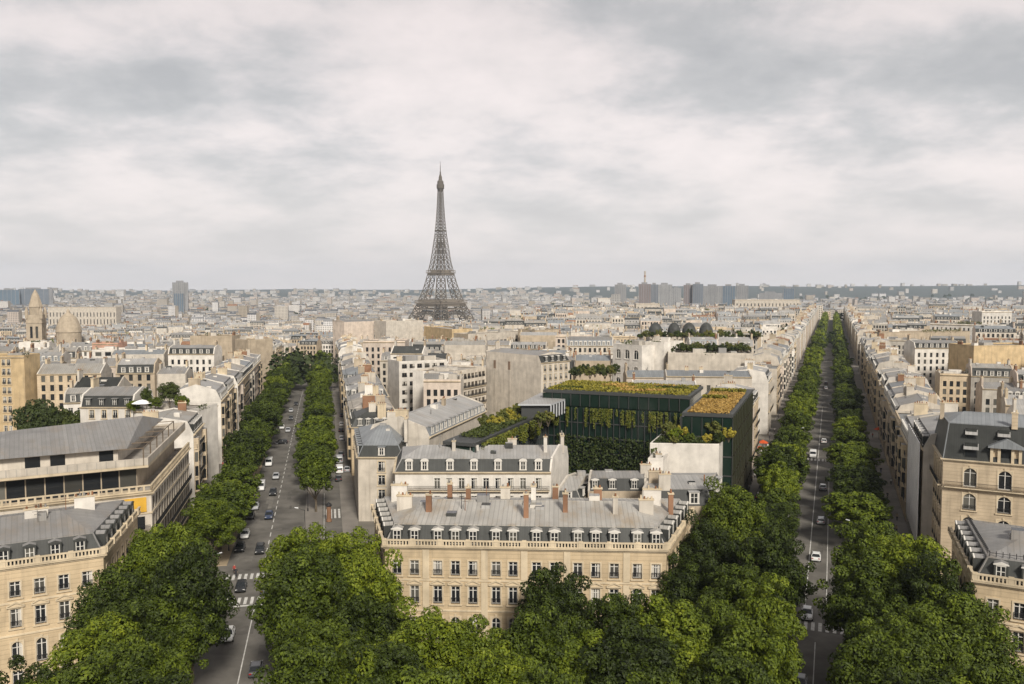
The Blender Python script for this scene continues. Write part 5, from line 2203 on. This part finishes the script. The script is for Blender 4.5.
def tree(x, y, h, rad, label, group, lod=None, name='avenue_tree', z=None, mat=None):
    dist = math.hypot(x, y)
    lod = lod or ('near' if dist < 165 else 'mid' if dist < 420 else 'far')
    mc, mt, cz = tr.choice(LOD[lod])
    tz = terrain(x, y) if z is None else z
    sz, sx = h / 15.0, rad / 5.0
    o = thing(name, label, 'tree', (x, y, tz), tr.uniform(0, 6.28), group)
    put('trunk', mt, o, sc=(sx, sx, sz))
    if mat:
        key = ('crown', mc.name, mat)
        if key not in CACHE:
            CACHE[key] = mc.copy()
            CACHE[key].materials[0] = M[mat]
        mc = CACHE[key]
    put('crown', mc, o, (0, 0, cz * sz), 0, (sx * tr.uniform(.86, 1.12), sx * tr.uniform(.86, 1.12), sz))
    return o


CIRC = {
    'in the grove beside the left mansion': [(158, 517), (188, 537), (158, 552), (116, 562), (168, 580), (132, 592), (96, 612), (138, 630), (104, 642), (148, 666), (20, 656), (62, 668)],
    'at the mouth of the short avenue': [(302, 516), (346, 521), (308, 541), (366, 543), (332, 558), (306, 574), (362, 582), (322, 607), (306, 634), (354, 634), (316, 666), (364, 666)],
    'in the row before the middle mansion': [(556, 560), (622, 580), (426, 602), (473, 612), (546, 600), (388, 628), (506, 640), (585, 630), (640, 622), (428, 658), (592, 672), (550, 660), (640, 670)],
    'between the middle mansion and the long avenue': [(734, 476), (708, 510), (770, 520), (690, 545), (740, 556), (764, 566), (712, 590), (664, 590), (748, 608), (692, 635), (736, 646), (676, 668)],
    'on the outer side of the long avenue mouth': [(872, 512), (906, 526), (876, 546), (938, 543), (902, 562), (882, 586), (950, 580), (918, 604), (974, 614), (886, 626), (942, 636), (884, 660), (990, 650), (918, 662), (950, 674), (1014, 668)],
}
for where, lst in CIRC.items():
    for k, (u, v) in enumerate(lst):
        zt = 17.5 + tr.uniform(-1.5, 1.5) + (2.5 if v < 545 and 'before' not in where else 0)
        p = G(u, v, zt)
        if 'before the middle' in where and p.y > 104:
            q = GD(u, v, 104)
            p, zt = Vector((q[0], q[1])), q[2]
        if p.y < 68:
            p, zt = Vector(GD(u, v, 68)[:2]), GD(u, v, 68)[2]
        tone = 'leafy tree, %s' % ('topmost' if k == 0 else '%s from the top' % ordn(k + 1))
        tree(p.x, p.y, zt, tr.uniform(5.0, 6.5), '%s, %s' % (tone, where), 'trees round the circle', name='broad_tree')


def row(av, t0, t1, lat, step, where, skip=(), limit=9999, rad=4.5, hh=14):
    t, n = t0, 0
    while t < min(t1, limit):
        if not any(a < t < c for a, c in skip) and tr.random() > .04:
            n += 1
            p = av.at(t + tr.uniform(-.8, .8), lat + tr.uniform(-.5, .5))
            tree(p.x, p.y, hh + tr.uniform(-3, 1.8), rad * tr.uniform(.74, 1.14), 'avenue tree, %s from the circle in the %s' % (ordn(n), where), 'trees lining the two avenues')
        t += step * tr.uniform(.92, 1.08)
    return n


row(SA, 37, 500, -8.8, 12.8, "short avenue's church-side row", [(28, 34)], rad=6.2, hh=14.5)
row(SA, 74, 500, 8.8, 11.6, "short avenue's tower-side row", [(80, 96)], rad=5.5)
row(LA, 22, 1290, -7.9, 12.2, "long avenue's tower-side row", [(0, 16), (140, 150)], 640, rad=5.6, hh=14)
row(LA, 52, 1290, 8.0, 13.0, "long avenue's outer row", [(140, 150)], 640, rad=5.6, hh=14)
# the far ends of the rows and the woods of the town, too many to count
b = MB()
wr = random.Random(4)


def clump(b, x, y, z, r, h, n, m='leaf', s=1.0):
    for _ in range(n):
        d = Vector((wr.gauss(0, 1), wr.gauss(0, 1), abs(wr.gauss(0, 1)))).normalized()
        p = Vector((x, y, z)) + Vector((d.x * r, d.y * r, h * .3 + d.z * h * .7)) * (wr.uniform(.75, 1.05))
        xx = Vector((wr.gauss(0, 1), wr.gauss(0, 1), wr.gauss(0, 1))).normalized()
        yy = d.cross(xx)
        if yy.length < .1:
            continue
        yy.normalize()
        k = s * wr.uniform(.6, 1.4)
        b.poly([p - xx * k, p - yy * k, p + xx * k, p + yy * k], m)


for lat in (-7.9, 8.0):
    t = 645
    while t < 1300:
        p = LA.at(t, lat)
        clump(b, p.x, p.y, terrain(p.x, p.y), 4.6, 13.5, 130, 'leaf', 1.0)
        t += 9.5
kind(b.build('distant_treetops'), 'stuff')
b = MB()
for _ in range(2600):
    y = 420 + 4400 * wr.random() ** 1.3
    x = wr.uniform(-.62, .62) * y
    q = Vector((x, y))
    if noise.noise(Vector((x * .004, y * .003, 9))) < .02:
        continue
    ok = True
    for f in TAKEN:
        c = (f[0] + f[2]) / 2
        if abs(c.x - x) < 22 and abs(c.y - y) < 22 and clash([q + Vector(v) for v in ((-3, -3), (3, -3), (3, 3), (-3, 3))], f):
            ok = False
            break
    if not ok:
        continue
    r = wr.uniform(3, 6.5) * (1 + y / 4000)
    clump(b, x, y, terrain(x, y), r, wr.uniform(14, 20), 90, 'leafdark', .9 + y / 1800)
x0, y0 = TX, TY
for _ in range(70):                                     # the gardens at the foot of the iron tower
    x, y = x0 + wr.uniform(-150, 110), y0 + wr.uniform(-75, -45)
    clump(b, x, y, TZ, 8, wr.uniform(14, 20), 110, 'leafdark', 1.6)
for u in range(5, 160, 4):
    p = GD(u + wr.uniform(-2, 2), 318 + wr.uniform(-4, 4), wr.uniform(700, 760))
    clump(b, p[0], p[1], terrain(p[0], p[1]), 7, 21, 80, 'leafdark', 1.0) if wr.random() < .4 else None
kind(b.build('distant_woods'), 'stuff')

# garden trees and shrubs on roofs and in courts
for k, (u, v, D, h, r_, zb, lb) in enumerate((
        (38, 394, 226, 20, 6.5, 0, 'dark court tree at the photo edge above the terraced hotel'), (54, 402, 222, 18, 5.5, 0, 'dark court tree, middle of the clump above the terraced hotel'), (70, 404, 224, 17, 5.5, 0, 'dark court tree nearest the white house with the black mansard'),
        (34, 412, 207, 15, 5.0, 0, 'lower dark court tree in front of the clump above the hotel'), (60, 415, 208, 14, 5.0, 0, 'lower dark court tree beside the dark shed'),
        (169, 380, 221, 6.5, 2.6, 19, 'tall round tree on the garden terrace'), (146, 386, 222, 4.5, 1.6, 19, 'slim conifer-like tree on the garden terrace'), (182, 394, 219, 4, 2.2, 19, 'low round bush tree at the avenue end of the garden terrace'),
        (155, 396, 218, 3.2, 2.0, 19, 'low bush tree in the middle of the garden terrace'), (134, 399, 218, 3, 2.0, 19, 'low bush tree beside the parasol on the garden terrace'))):
    p = GD(u, v, D)
    tree(p[0], D, max(3, p[2] - zb), r_, lb, 'court and terrace trees', 'mid', 'garden_tree', zb, 'leafdark' if k < 6 else None)
x = None


def shrub(u, v, D, r, h, zb, label, mat='leafgold', name='shrub', grp='planted shrubs on the roof gardens'):
    p = GD(u, v, D)
    key = ('shrub', mat)
    if key not in CACHE:
        CACHE[key] = crown_mesh(55, 1.0, .9, 14, 1500, .13, mat)
        bb = MB()
        for a in range(5):
            bb.bar((0, 0, -.3), (.5 * math.cos(a * 1.26), .5 * math.sin(a * 1.26), .9), .06, 'bark', 4, .02)
        CACHE['stem'] = bb.mesh('stem')
    o = thing(name, label, 'shrub', (p[0], D, zb), tr.uniform(0, 6), grp)
    put('stem', CACHE['stem'], o, sc=(r, r, h * .6))
    put('foliage', CACHE[key], o, (0, 0, h * .55), 0, (r, r, h * .6))
    return o


for k, (u, D) in enumerate(((487, 197), (496, 194), (505, 197), (514, 199))):
    shrub(u, 410, D, 2.3, 3.4, 18.2, 'yellow-green terrace shrub, %s from the zinc roof beside the pavilion' % ordn(k + 1), 'leafgold' if k % 2 else 'leafolive')
for k, (u, D) in enumerate(((540, 192), (548, 193))):
    shrub(u, 416, D, 1.8, 2.8, 20.1, 'round shrub below the finned pavilion, %s one' % ordn(k + 1), 'leafolive')
for k, (u, D, r_) in enumerate(((669, 173, 2.0), (676, 169, 1.7), (683, 174, 1.6), (715, 172, 2.4), (723, 174, 2.0), (729, 171, 1.6), (700, 175, 1.3), (690, 168, 1.2), (708, 167, 1.2), (674, 166, 1.0), (719, 166, 1.4))):
    shrub(u, 420, D + 5, r_, r_ * 1.6, 19.5, 'roof garden shrub behind the blank white wall, %s of its planting' % ordn(k + 1), ('leafolive', 'leaf', 'leafgold')[k % 3])
for k in range(20):
    u = 640 + k * 6.2
    shrub(u, 340, 505 + (k % 3) * 4, 2.2 + (k * 7 % 5) * .3, 2.6 + (k * 3 % 5) * .6, 21, 'dark roof terrace shrub below the domes, %s along the terrace' % ordn(k + 1), ('leaf', 'leafolive')[k % 2])
for k in range(16):
    u = 672 + k * 5
    shrub(u, 350, 332 + (k % 2) * 5, 1.6 + .5 * (k % 3), 2.4 + .6 * (k % 3), 25.8, 'small roof shrub on the plain beige block, %s along its edge' % ordn(k + 1), ('leafdark', 'leafolive')[k % 2])
for k in range(9):
    shrub(575 + k * 5, 372, 300 + k % 3 * 6, 2.2, 3.5, 19.5, 'green courtyard shrub before the white house, %s one' % ordn(k + 1), ('leafdark', 'leafolive')[k % 2])
# parasol on the garden terrace
p = GD(142, 399, 217)
po = thing('parasol', 'white parasol on the garden terrace', 'parasol', (p[0], 217, 19.3))
b = MB()
b.lathe([(2.6, 2.4), (1.3, 2.95), (.05, 3.3)], 8, m='white_sheet')
b.build('canopy', po)
b = MB()
b.lathe([(.05, 0), (.05, 3.2)], 6, m='iron')
b.build('pole', po)
# orange awnings
M['orange'] = mottled('orange_canvas', (.55, .09, .025), streak=.1)


def awning(u, v, z, label):
    p = G(u, v, z)
    o = thing('orange_parasol', label, 'parasol', (p.x, p.y, 0))
    b = MB()
    b.lathe([(1.7, z - .5), (.9, z), (.05, z + .35)], 8, m='orange')
    b.build('canopy', o)
    b = MB()
    b.lathe([(.05, 0), (.05, z)], 6, m='iron')
    b.build('pole', o)


awning(879, 428, 4.0, 'bright orange parasol on the outer pavement of the long avenue')
awning(763, 441, 3.0, 'orange red parasol on the pavement beside the glass building')
awning(760, 447, 3.0, 'orange red parasol next to another, towards the glass wall')
# brick-red advertising column at the foot of the lone tree
p = G(329, 522, 0)
o = thing('advertising_column', 'brick-red advertising column on the island by the lone avenue tree', 'kiosk', (p.x, p.y, ROADZ + .1))
b = MB()
b.lathe([(.6, 0), (.6, .4), (.5, .45), (.5, 3.4)], 16, m='tile')
b.build('drum', o)
b = MB()
b.lathe([(.65, 3.4), (.65, 3.6), (.4, 3.9), (.1, 4.2)], 16, m='iron')
b.build('cap', o)
# hedge planting along the low glass wing
for k in range(9):
    q = LF - gd * (2 + k * 2.1) - gn * (4.6 + (k % 2))
    o = thing('shrub', 'clipped shrub on the low glass wing, %s from the pavilion end' % ordn(k + 1), 'shrub', (q.x, q.y, 20.1), tr.uniform(0, 6), 'planted shrubs on the roof gardens')
    put('stem', CACHE['stem'], o, sc=(1.4, 1.4, 1.4))
    put('foliage', CACHE[('shrub', 'leafolive' if k % 3 else 'leafgold')], o, (0, 0, 1.2), 0, (1.6, 1.6, 1.5))
# street lamps along both avenues
b = MB()
b.lathe([(.16, 0), (.12, .6), (.07, .9), (.05, 7.2)], 8, m='iron')
pm_ = b.mesh('post')
b = MB()
b.bar((0, 0, 7.1), (1.5, 0, 7.7), .04, 'iron')
am_ = b.mesh('arm')
b = MB()
b.loft([[(1.2, -.12, 7.6), (1.95, -.1, 7.74), (1.95, .1, 7.74), (1.2, .12, 7.6)], [(1.25, -.06, 7.74), (1.9, -.05, 7.86), (1.9, .05, 7.86), (1.25, .06, 7.74)]], 'steelpale')
hm_ = b.mesh('lantern')
for av, an in ((SA, 'short'), (LA, 'long')):
    for sg in (-1, 1):
        for k in range(9):
            p = av.at((-6 if an == 'short' else -10) + k * 27, sg * 7.2)
            o = thing('street_lamp', 'black street lamp, %s from the circle on the %s side of the %s avenue' % (ordn(k + 1), {('short', -1): 'church', ('short', 1): 'tower', ('long', -1): 'tower', ('long', 1): 'outer'}[(an, sg)], an), 'street lamp', (p.x, p.y, ROADZ + .1), av.ang() + (math.pi / 2 if sg > 0 else -math.pi / 2), 'street lamps along the two avenues')
            put('post', pm_, o)
            put('arm', am_, o)
            put('lantern', hm_, o)
# ------------------------------------------------------------------ vehicles
M['tyre'] = plain('tyre', (.02, .02, .02), .8)
M['rim'] = plain('wheel_rim', (.35, .35, .36), .35, .5, .6)
M['carglass'] = plain('car_glass', (.015, .018, .02), .06, .6)
M['lamp'] = plain('head_lamp', (.75, .75, .72), .15, .6)
M['tail'] = plain('tail_lamp', (.30, .01, .01), .2, .5)
PAINT = {'white': (.72, .72, .70), 'black': (.02, .021, .023), 'silver': (.42, .43, .44), 'dark grey': (.07, .072, .078), 'dark blue': (.03, .045, .09), 'red': (.30, .03, .025), 'beige': (.42, .36, .26)}
for k, c in PAINT.items():
    M['paint_' + k] = plain('car_paint_' + k.replace(' ', '_'), c, .28, .6)
PROTO = {}


def section(x, w_, z0, z1, r=.12):
    return [(x, -w_ + r, z0), (x, w_ - r, z0), (x, w_, z0 + r * 1.6), (x, w_ * .985, (z0 + z1) / 2), (x, w_ * .93, z1 - .04), (x, w_ * .8, z1), (x, -w_ * .8, z1), (x, -w_ * .93, z1 - .04), (x, -w_ * .985, (z0 + z1) / 2), (x, -w_, z0 + r * 1.6)]


def make_car(form, col):
    key = (form, col)
    if key in PROTO:
        return PROTO[key]
    pm = 'paint_' + col
    parts = []
    b = MB()
    if form == 'van':
        L, Wd, H = 5.0, .98, 2.1
        st = [(-2.5, .9, .5, 1.85), (-2.44, .97, .32, 2.02), (-1.2, .98, .3, 2.1), (.9, .98, .3, 2.08), (1.2, .97, .3, 1.98), (1.72, .95, .3, 1.22), (2.35, .92, .3, 1.02), (2.5, .82, .42, .8)]
    else:
        L, Wd, H = 4.3, .88, 1.46
        st = [(-2.15, .74, .5, .82), (-2.05, .84, .32, .95), (-1.3, .88, .24, 1.0), (0, .885, .24, .97), (.9, .88, .24, .96), (1.55, .86, .26, .86), (2.0, .80, .32, .76), (2.15, .66, .42, .62)]
    b.loft([section(*s) for s in st], pm)
    if form != 'van':
        b.loft([[(-1.75, -.74, .95), (.95, -.74, .95), (.95, .74, .95), (-1.75, .74, .95)], [(-1.7, -.73, .98), (.9, -.73, .98), (.9, .73, .98), (-1.7, .73, .98)]], pm)
    parts.append(('body', b.mesh('body', False), None))
    b = MB()
    if form == 'van':
        for s in (-1, 1):
            b.box(.15, 1.15, s * .985 - .012, s * .985 + .012, 1.25, 1.8, 'carglass')
        b.poly([(1.24, -.8, 1.93), (1.24, .8, 1.93), (1.72, .84, 1.27), (1.72, -.84, 1.27)][::-1], 'carglass')
        b.poly([(-2.5, -.7, 1.2), (-2.5, .7, 1.2), (-2.475, .7, 1.75), (-2.475, -.7, 1.75)], 'carglass')
        b.v = [(x + (.02 if x > 1.2 else -.02 if x < -2 else 0), y, z) for x, y, z in b.v]
    else:
        est = form == 'estate'
        bx = -2.0 if est else -1.75
        tx = -1.8 if est else -1.15
        b.loft([[(bx, -.78, .95), (1.05, -.78, .93), (1.05, .78, .93), (bx, .78, .95)], [(tx, -.6, 1.42), (.25, -.6, 1.42), (.25, .6, 1.42), (tx, .6, 1.42)]], 'carglass')
    parts.append(('cabin_glass', b.mesh('cabin_glass'), None))
    if form != 'van':
        b = MB()
        b.loft([[(tx - .08, -.63, 1.4), (.3, -.63, 1.4), (.3, .63, 1.4), (tx - .08, .63, 1.4)], [(tx + .05, -.54, 1.47), (.15, -.54, 1.47), (.15, .54, 1.47), (tx + .05, .54, 1.47)]], pm)
        for s in (-1, 1):
            for x0, x1 in ((-.45, -.45), (.29, 1.06), (tx, bx)):
                b.bar((x0, s * .615, 1.42), (x1, s * .79, .95), .045, pm)
        parts.append(('roof_panel', b.mesh('roof_panel'), None))
    wm = CACHE.get('wheel')
    if wm is None:
        b = MB()
        n = 14
        for rr, m, y0, y1, nm in ((.32, 'tyre', -.1, .1, 'wheel'), (.2, 'rim', -.11, .11, 'rim')):
            b = MB()
            b.loft([[(rr * math.cos(2 * math.pi * i / n), y, rr * math.sin(2 * math.pi * i / n)) for i in range(n)] for y in (y0, y1)], m)
            CACHE[nm] = b.mesh(nm)
        wm = CACHE['wheel']
    ax = (1.6, -1.55) if form == 'van' else (1.35, -1.3)
    for xx in ax:
        for s in (-1, 1):
            parts.append(('wheel', wm, (xx, s * (Wd - .07), .32)))
    for nm, m, xx, zz_ in (('headlight', 'lamp', L / 2 - .16, .66 if form != 'van' else .85), ('tail_light', 'tail', -L / 2 + .05, .8 if form != 'van' else 1.0)):
        b = MB()
        b.box(-.09, .09, -.16, .16, -.08, .08, m)
        me = b.mesh(nm)
        for s in (-1, 1):
            parts.append((nm, me, (xx, s * .58, zz_)))
    PROTO[key] = parts
    return parts


def car(x, y, ang, form, col, label, group='cars on the avenues', z=ROADZ + .01):
    nm = 'van' if form == 'van' else 'car'
    o = thing(nm, label, nm, (x, y, terrain(x, y) + z), ang, group)
    for n, me, loc in make_car(form, col):
        p_ = put(n, me, o, loc)
        if n == 'wheel':
            put('rim', CACHE['rim'], p_)
    return o


sa, la = SA.ang(), LA.ang()
PI = math.pi
for (u, v, av, fl, form, col, lb) in (
        (228, 634, SA, 1, 'hatch', 'white', 'white car with dark roof glass, driving below both zebra crossings of the short avenue'),
        (241, 586, SA, 1, 'hatch', 'black', 'black car standing between the two zebra crossings'),
        (266, 588, SA, 0, 'hatch', 'dark grey', 'dark car half under the tree beside the zebra crossings'),
        (256, 668, SA, 0, 'hatch', 'dark grey', 'dark grey car at the bottom photo edge under the trees'),
        (260, 549, SA, 1, 'estate', 'black', 'black estate car just above the zebra crossings'),
        (245, 534, SA, 1, 'hatch', 'white', 'white car parked under the trees above the crossing'),
        (240, 547, SA, 1, 'hatch', 'black', 'dark car parked nearest the crossing'),
        (269, 515, SA, 1, 'hatch', 'dark blue', 'dark blue car driving behind the black estate'),
        (255, 506, SA, 1, 'hatch', 'silver', 'silver car parked at the kerb beside the dark blue car'),
        (250, 515, SA, 1, 'hatch', 'black', 'black car parked behind the silver one at the kerb'),
        (273, 492, SA, 1, 'hatch', 'black', 'black hatchback driving in the middle of the short avenue'),
        (261, 487, SA, 1, 'van', 'white', 'white van parked at the kerb under the church-side trees'),
        (276, 476, SA, 1, 'hatch', 'silver', 'silver car driving ahead of the black hatchback'),
        (269, 463, SA, 1, 'van', 'white', 'white van parked higher up under the church-side trees'),
        (288, 430, SA, 1, 'hatch', 'silver', 'light silver car waiting beyond the car that turns across'),
        (282, 427, SA, 1, 'hatch', 'white', 'white car waiting beside the light silver one'),
        (291, 418, SA, 1, 'hatch', 'dark grey', 'dark grey car with pale lamps in the queue on the short avenue'),
        (291, 410, SA, 1, 'hatch', 'silver', 'silver car behind the dark grey one in the queue'),
        (296, 403, SA, 1, 'hatch', 'black', 'last black car of the queue on the short avenue'),
        (824, 441, LA, 0, 'hatch', 'white', 'white car just beyond the far zebra crossing of the long avenue'),
        (813, 455, LA, 1, 'van', 'white', 'white van beside the far zebra crossing under the trees'),
        (823, 487, LA, 0, 'hatch', 'silver', 'silver car driving in the lane of the long avenue'),
        (821, 520, LA, 0, 'estate', 'silver', 'silver estate car following on the long avenue'),
        (816, 556, LA, 0, 'hatch', 'white', 'white car with blue-grey windscreen above the near zebra crossing'),
        (807, 613, LA, 1, 'hatch', 'white', 'white car standing on the near zebra crossing of the long avenue'),
        (800, 683, LA, 1, 'hatch', 'silver', 'silver car at the bottom photo edge of the long avenue'),
        (835, 506, LA, 1, 'hatch', 'black', 'black car parked under the outer trees of the long avenue'),
        (826, 388, LA, 0, 'hatch', 'silver', 'small silver car far up the long avenue'),
        (826, 383, LA, 0, 'hatch', 'dark grey', 'small dark car ahead of the silver one far up the long avenue')):
    p = G(u, v, .7)
    car(p.x, p.y, av.ang() + (PI if fl else 0), form, col, lb)
p = G(281, 442, .7)
car(p.x, p.y, sa + PI / 2 + .15, 'estate', 'black', 'long black car turning across the short avenue')
svc = ['white', 'silver', 'black', 'dark grey', 'white', 'dark blue', 'silver', 'beige', 'red', 'black']
cr_ = random.Random(8)
for k, (u, v, form, col) in enumerate(((339.5, 470, 'van', 'white'), (339.5, 460, 'van', 'silver'), (341, 454, 'hatch', 'dark grey'), (341.5, 438, 'hatch', 'silver'), (341, 430, 'hatch', 'black'), (347, 469, 'hatch', 'silver'), (338.5, 478, 'hatch', 'dark grey'),
                                       (341.5, 424, 'hatch', 'white'), (342, 415, 'hatch', 'dark blue'))):
    p = G(u, v, .7)
    car(p.x, p.y, sa, form, col, '%s %s in the service lane, %s in line from the cream corner house' % (col, 'van' if form == 'van' else 'car', ordn(k + 1)), 'cars parked in the service lane')
for av, sg, nm in ((SA, -1, "church-side service lane of the short avenue"), (LA, 1, 'outer service lane of the long avenue'), (LA, -1, 'tower-side service lane of the long avenue')):
    for k in range(9):
        t = 42 + k * 11.3 + cr_.uniform(0, 4)
        p = av.at(t, sg * 13.4)
        col = cr_.choice(svc)
        car(p.x, p.y, av.ang(), 'hatch', col, '%s parked car, %s from the circle, %s' % (col, ordn(k + 1), nm), 'cars parked in the service lane')

# ------------------------------------------------------------------ people
M['skin'] = plain('skin', (.42, .27, .19), .6)
M['hair'] = plain('hair', (.05, .035, .025), .7)
for k, c in {'dark': (.03, .03, .035), 'blue': (.07, .10, .17), 'white': (.62, .60, .56), 'red': (.32, .05, .04), 'sand': (.38, .30, .21)}.items():
    M['cloth_' + k] = plain('cloth_' + k, c, .85)
PM = {}


def person_mesh(step, top, low):
    key = (step, top, low)
    if key in PM:
        return PM[key]
    s = step
    V = [(0, 0, .95, .13), (0, 0, 1.15, .12), (0, 0, 1.38, .145), (0, 0, 1.50, .06), (0, .0, 1.60, .085), (.015, 0, 1.69, .075),
         (.02 + s * .05, .09, .9, .09), (.12 * s + .04, .10, .5, .062), (.02 * s - .05 * s, .10, .08, .045), (.16 - .05 * s, .11, .03, .035),
         (-.02 * s, -.09, .9, .09), (-.10 * s + .02, -.10, .5, .062), (-.30 * s, -.10, .1, .045), (-.30 * s + .15, -.11, .03, .035),
         (0, .19, 1.40, .06), (-.12 * s, .25, 1.14, .043), (.02 - .05 * s, .25, .9, .032), (.06, .25, .80, .028),
         (0, -.19, 1.40, .06), (.12 * s, -.25, 1.14, .043), (.16 * s + .03, -.25, .9, .032), (.2 * s + .05, -.25, .80, .028)]
    E = [(0, 1), (1, 2), (2, 3), (3, 4), (4, 5), (0, 6), (6, 7), (7, 8), (8, 9), (0, 10), (10, 11), (11, 12), (12, 13), (2, 14), (14, 15), (15, 16), (16, 17), (2, 18), (18, 19), (19, 20), (20, 21)]
    me = bpy.data.meshes.new('body')
    me.from_pydata([v[:3] for v in V], E, [])
    o = bpy.data.objects.new('person_body', me)
    COL.objects.link(o)
    md = o.modifiers.new('skin', 'SKIN')
    for k, v in enumerate(V):
        me.skin_vertices[0].data[k].radius = (v[3], v[3])
    me.skin_vertices[0].data[0].use_root = True
    o.modifiers.new('sub', 'SUBSURF').levels = 1
    dg = bpy.context.evaluated_depsgraph_get()
    out = bpy.data.meshes.new_from_object(o.evaluated_get(dg))
    bpy.data.objects.remove(o)
    out.materials.clear()
    for k in ('skin', 'cloth_' + top, 'cloth_' + low, 'hair'):
        out.materials.append(M[k])
    for p in out.polygons:
        c = p.center
        if c.z > 1.66 or (c.z > 1.55 and c.x < -.02):
            p.material_index = 3
        elif c.z > 1.47 or (abs(c.y) > .2 and c.z < 1.0):
            p.material_index = 0
        elif c.z > .93:
            p.material_index = 1
        elif c.z > .07:
            p.material_index = 2
        else:
            p.material_index = 3
        p.use_smooth = True
    PM[key] = out
    return out


pr = random.Random(6)
for k, (u, v, z, top, low, lb) in enumerate((
        (236, 577, .2, 'dark', 'dark', 'person in dark clothes at the kerb of the upper zebra crossing'), (234.5, 574, .2, 'red', 'dark', 'person in a red top waiting behind another at the upper zebra crossing'),
        (214, 590, .2, 'dark', 'blue', 'person in a dark top at the kerb of the lower zebra crossing'), (211, 596, .2, 'white', 'blue', 'person in a white top under the trees by the lower zebra crossing'),
        (763, 455, .2, 'dark', 'dark', 'person in black under the orange parasols'), (764.5, 459, .2, 'blue', 'dark', 'person in a blue top nearest the orange parasols'), (766, 447, .2, 'red', 'dark', 'person in red between the parasols and the trees'),
        (778, 418, .2, 'dark', 'dark', 'person in dark clothes far along the glass building pavement'), (777, 421, .2, 'white', 'dark', 'person in white far along the glass building pavement'),
        (755, 478, .2, 'dark', 'blue', 'person in a dark top, first of the group below the glass wall'), (752, 482, .2, 'sand', 'dark', 'person in a sand coat in the group below the glass wall'), (758, 484, .2, 'dark', 'dark', 'person all in black in the group below the glass wall'),
        (749, 480, .2, 'blue', 'dark', 'person in a blue top closest to the glass wall'), (768, 436, .2, 'dark', 'sand', 'person in sand trousers beyond the orange parasols'))):
    p = G(u, v, z)
    o = tag(put('person', person_mesh(pr.choice((.4, 1.0, -.8)), top, low), None, (p.x, p.y, z), pr.uniform(0, 6.28)), lb, 'person')

for av, sg, nm in ((SA, -1, 'church-side pavement of the short avenue'), (LA, -1, 'tower-side pavement of the long avenue'), (LA, 1, 'outer pavement of the long avenue')):
    for k in range(11):
        p = av.at(36 + k * 15 + pr.uniform(-4, 4), sg * (15.2 + pr.uniform(0, 2.3)))
        top = pr.choice(('dark', 'dark', 'blue', 'white', 'red', 'sand'))
        tag(put('person', person_mesh(pr.choice((.4, 1.0, -.8)), top, pr.choice(('dark', 'blue', 'dark'))), None, (p.x, p.y, ROADZ + .13), av.ang() + pr.choice((0, math.pi))),
            'walker in a %s top, %s from the circle, %s' % (top, ordn(k + 1), nm), 'person', 'people walking along the avenues')

# ------------------------------------------------------------------ haze over the town
hm = bpy.data.materials.new('haze')
hm.use_nodes = True
ht_ = hm.node_tree
ht_.nodes.clear()
pv_ = ht_.nodes.new('ShaderNodeVolumePrincipled')
pv_.inputs['Color'].default_value = (.76, .87, 1.0, 1)
pv_.inputs['Density'].default_value = 0.000065
pv_.inputs['Anisotropy'].default_value = 0.2
ou = ht_.nodes.new('ShaderNodeOutputMaterial')
ht_.links.new(pv_.outputs[0], ou.inputs['Volume'])
M['haze'] = hm
b = MB()
b.box(-10500, 10500, -10500, 10500, -45, 320, 'haze')
kind(b.build('haze'), 'stuff')
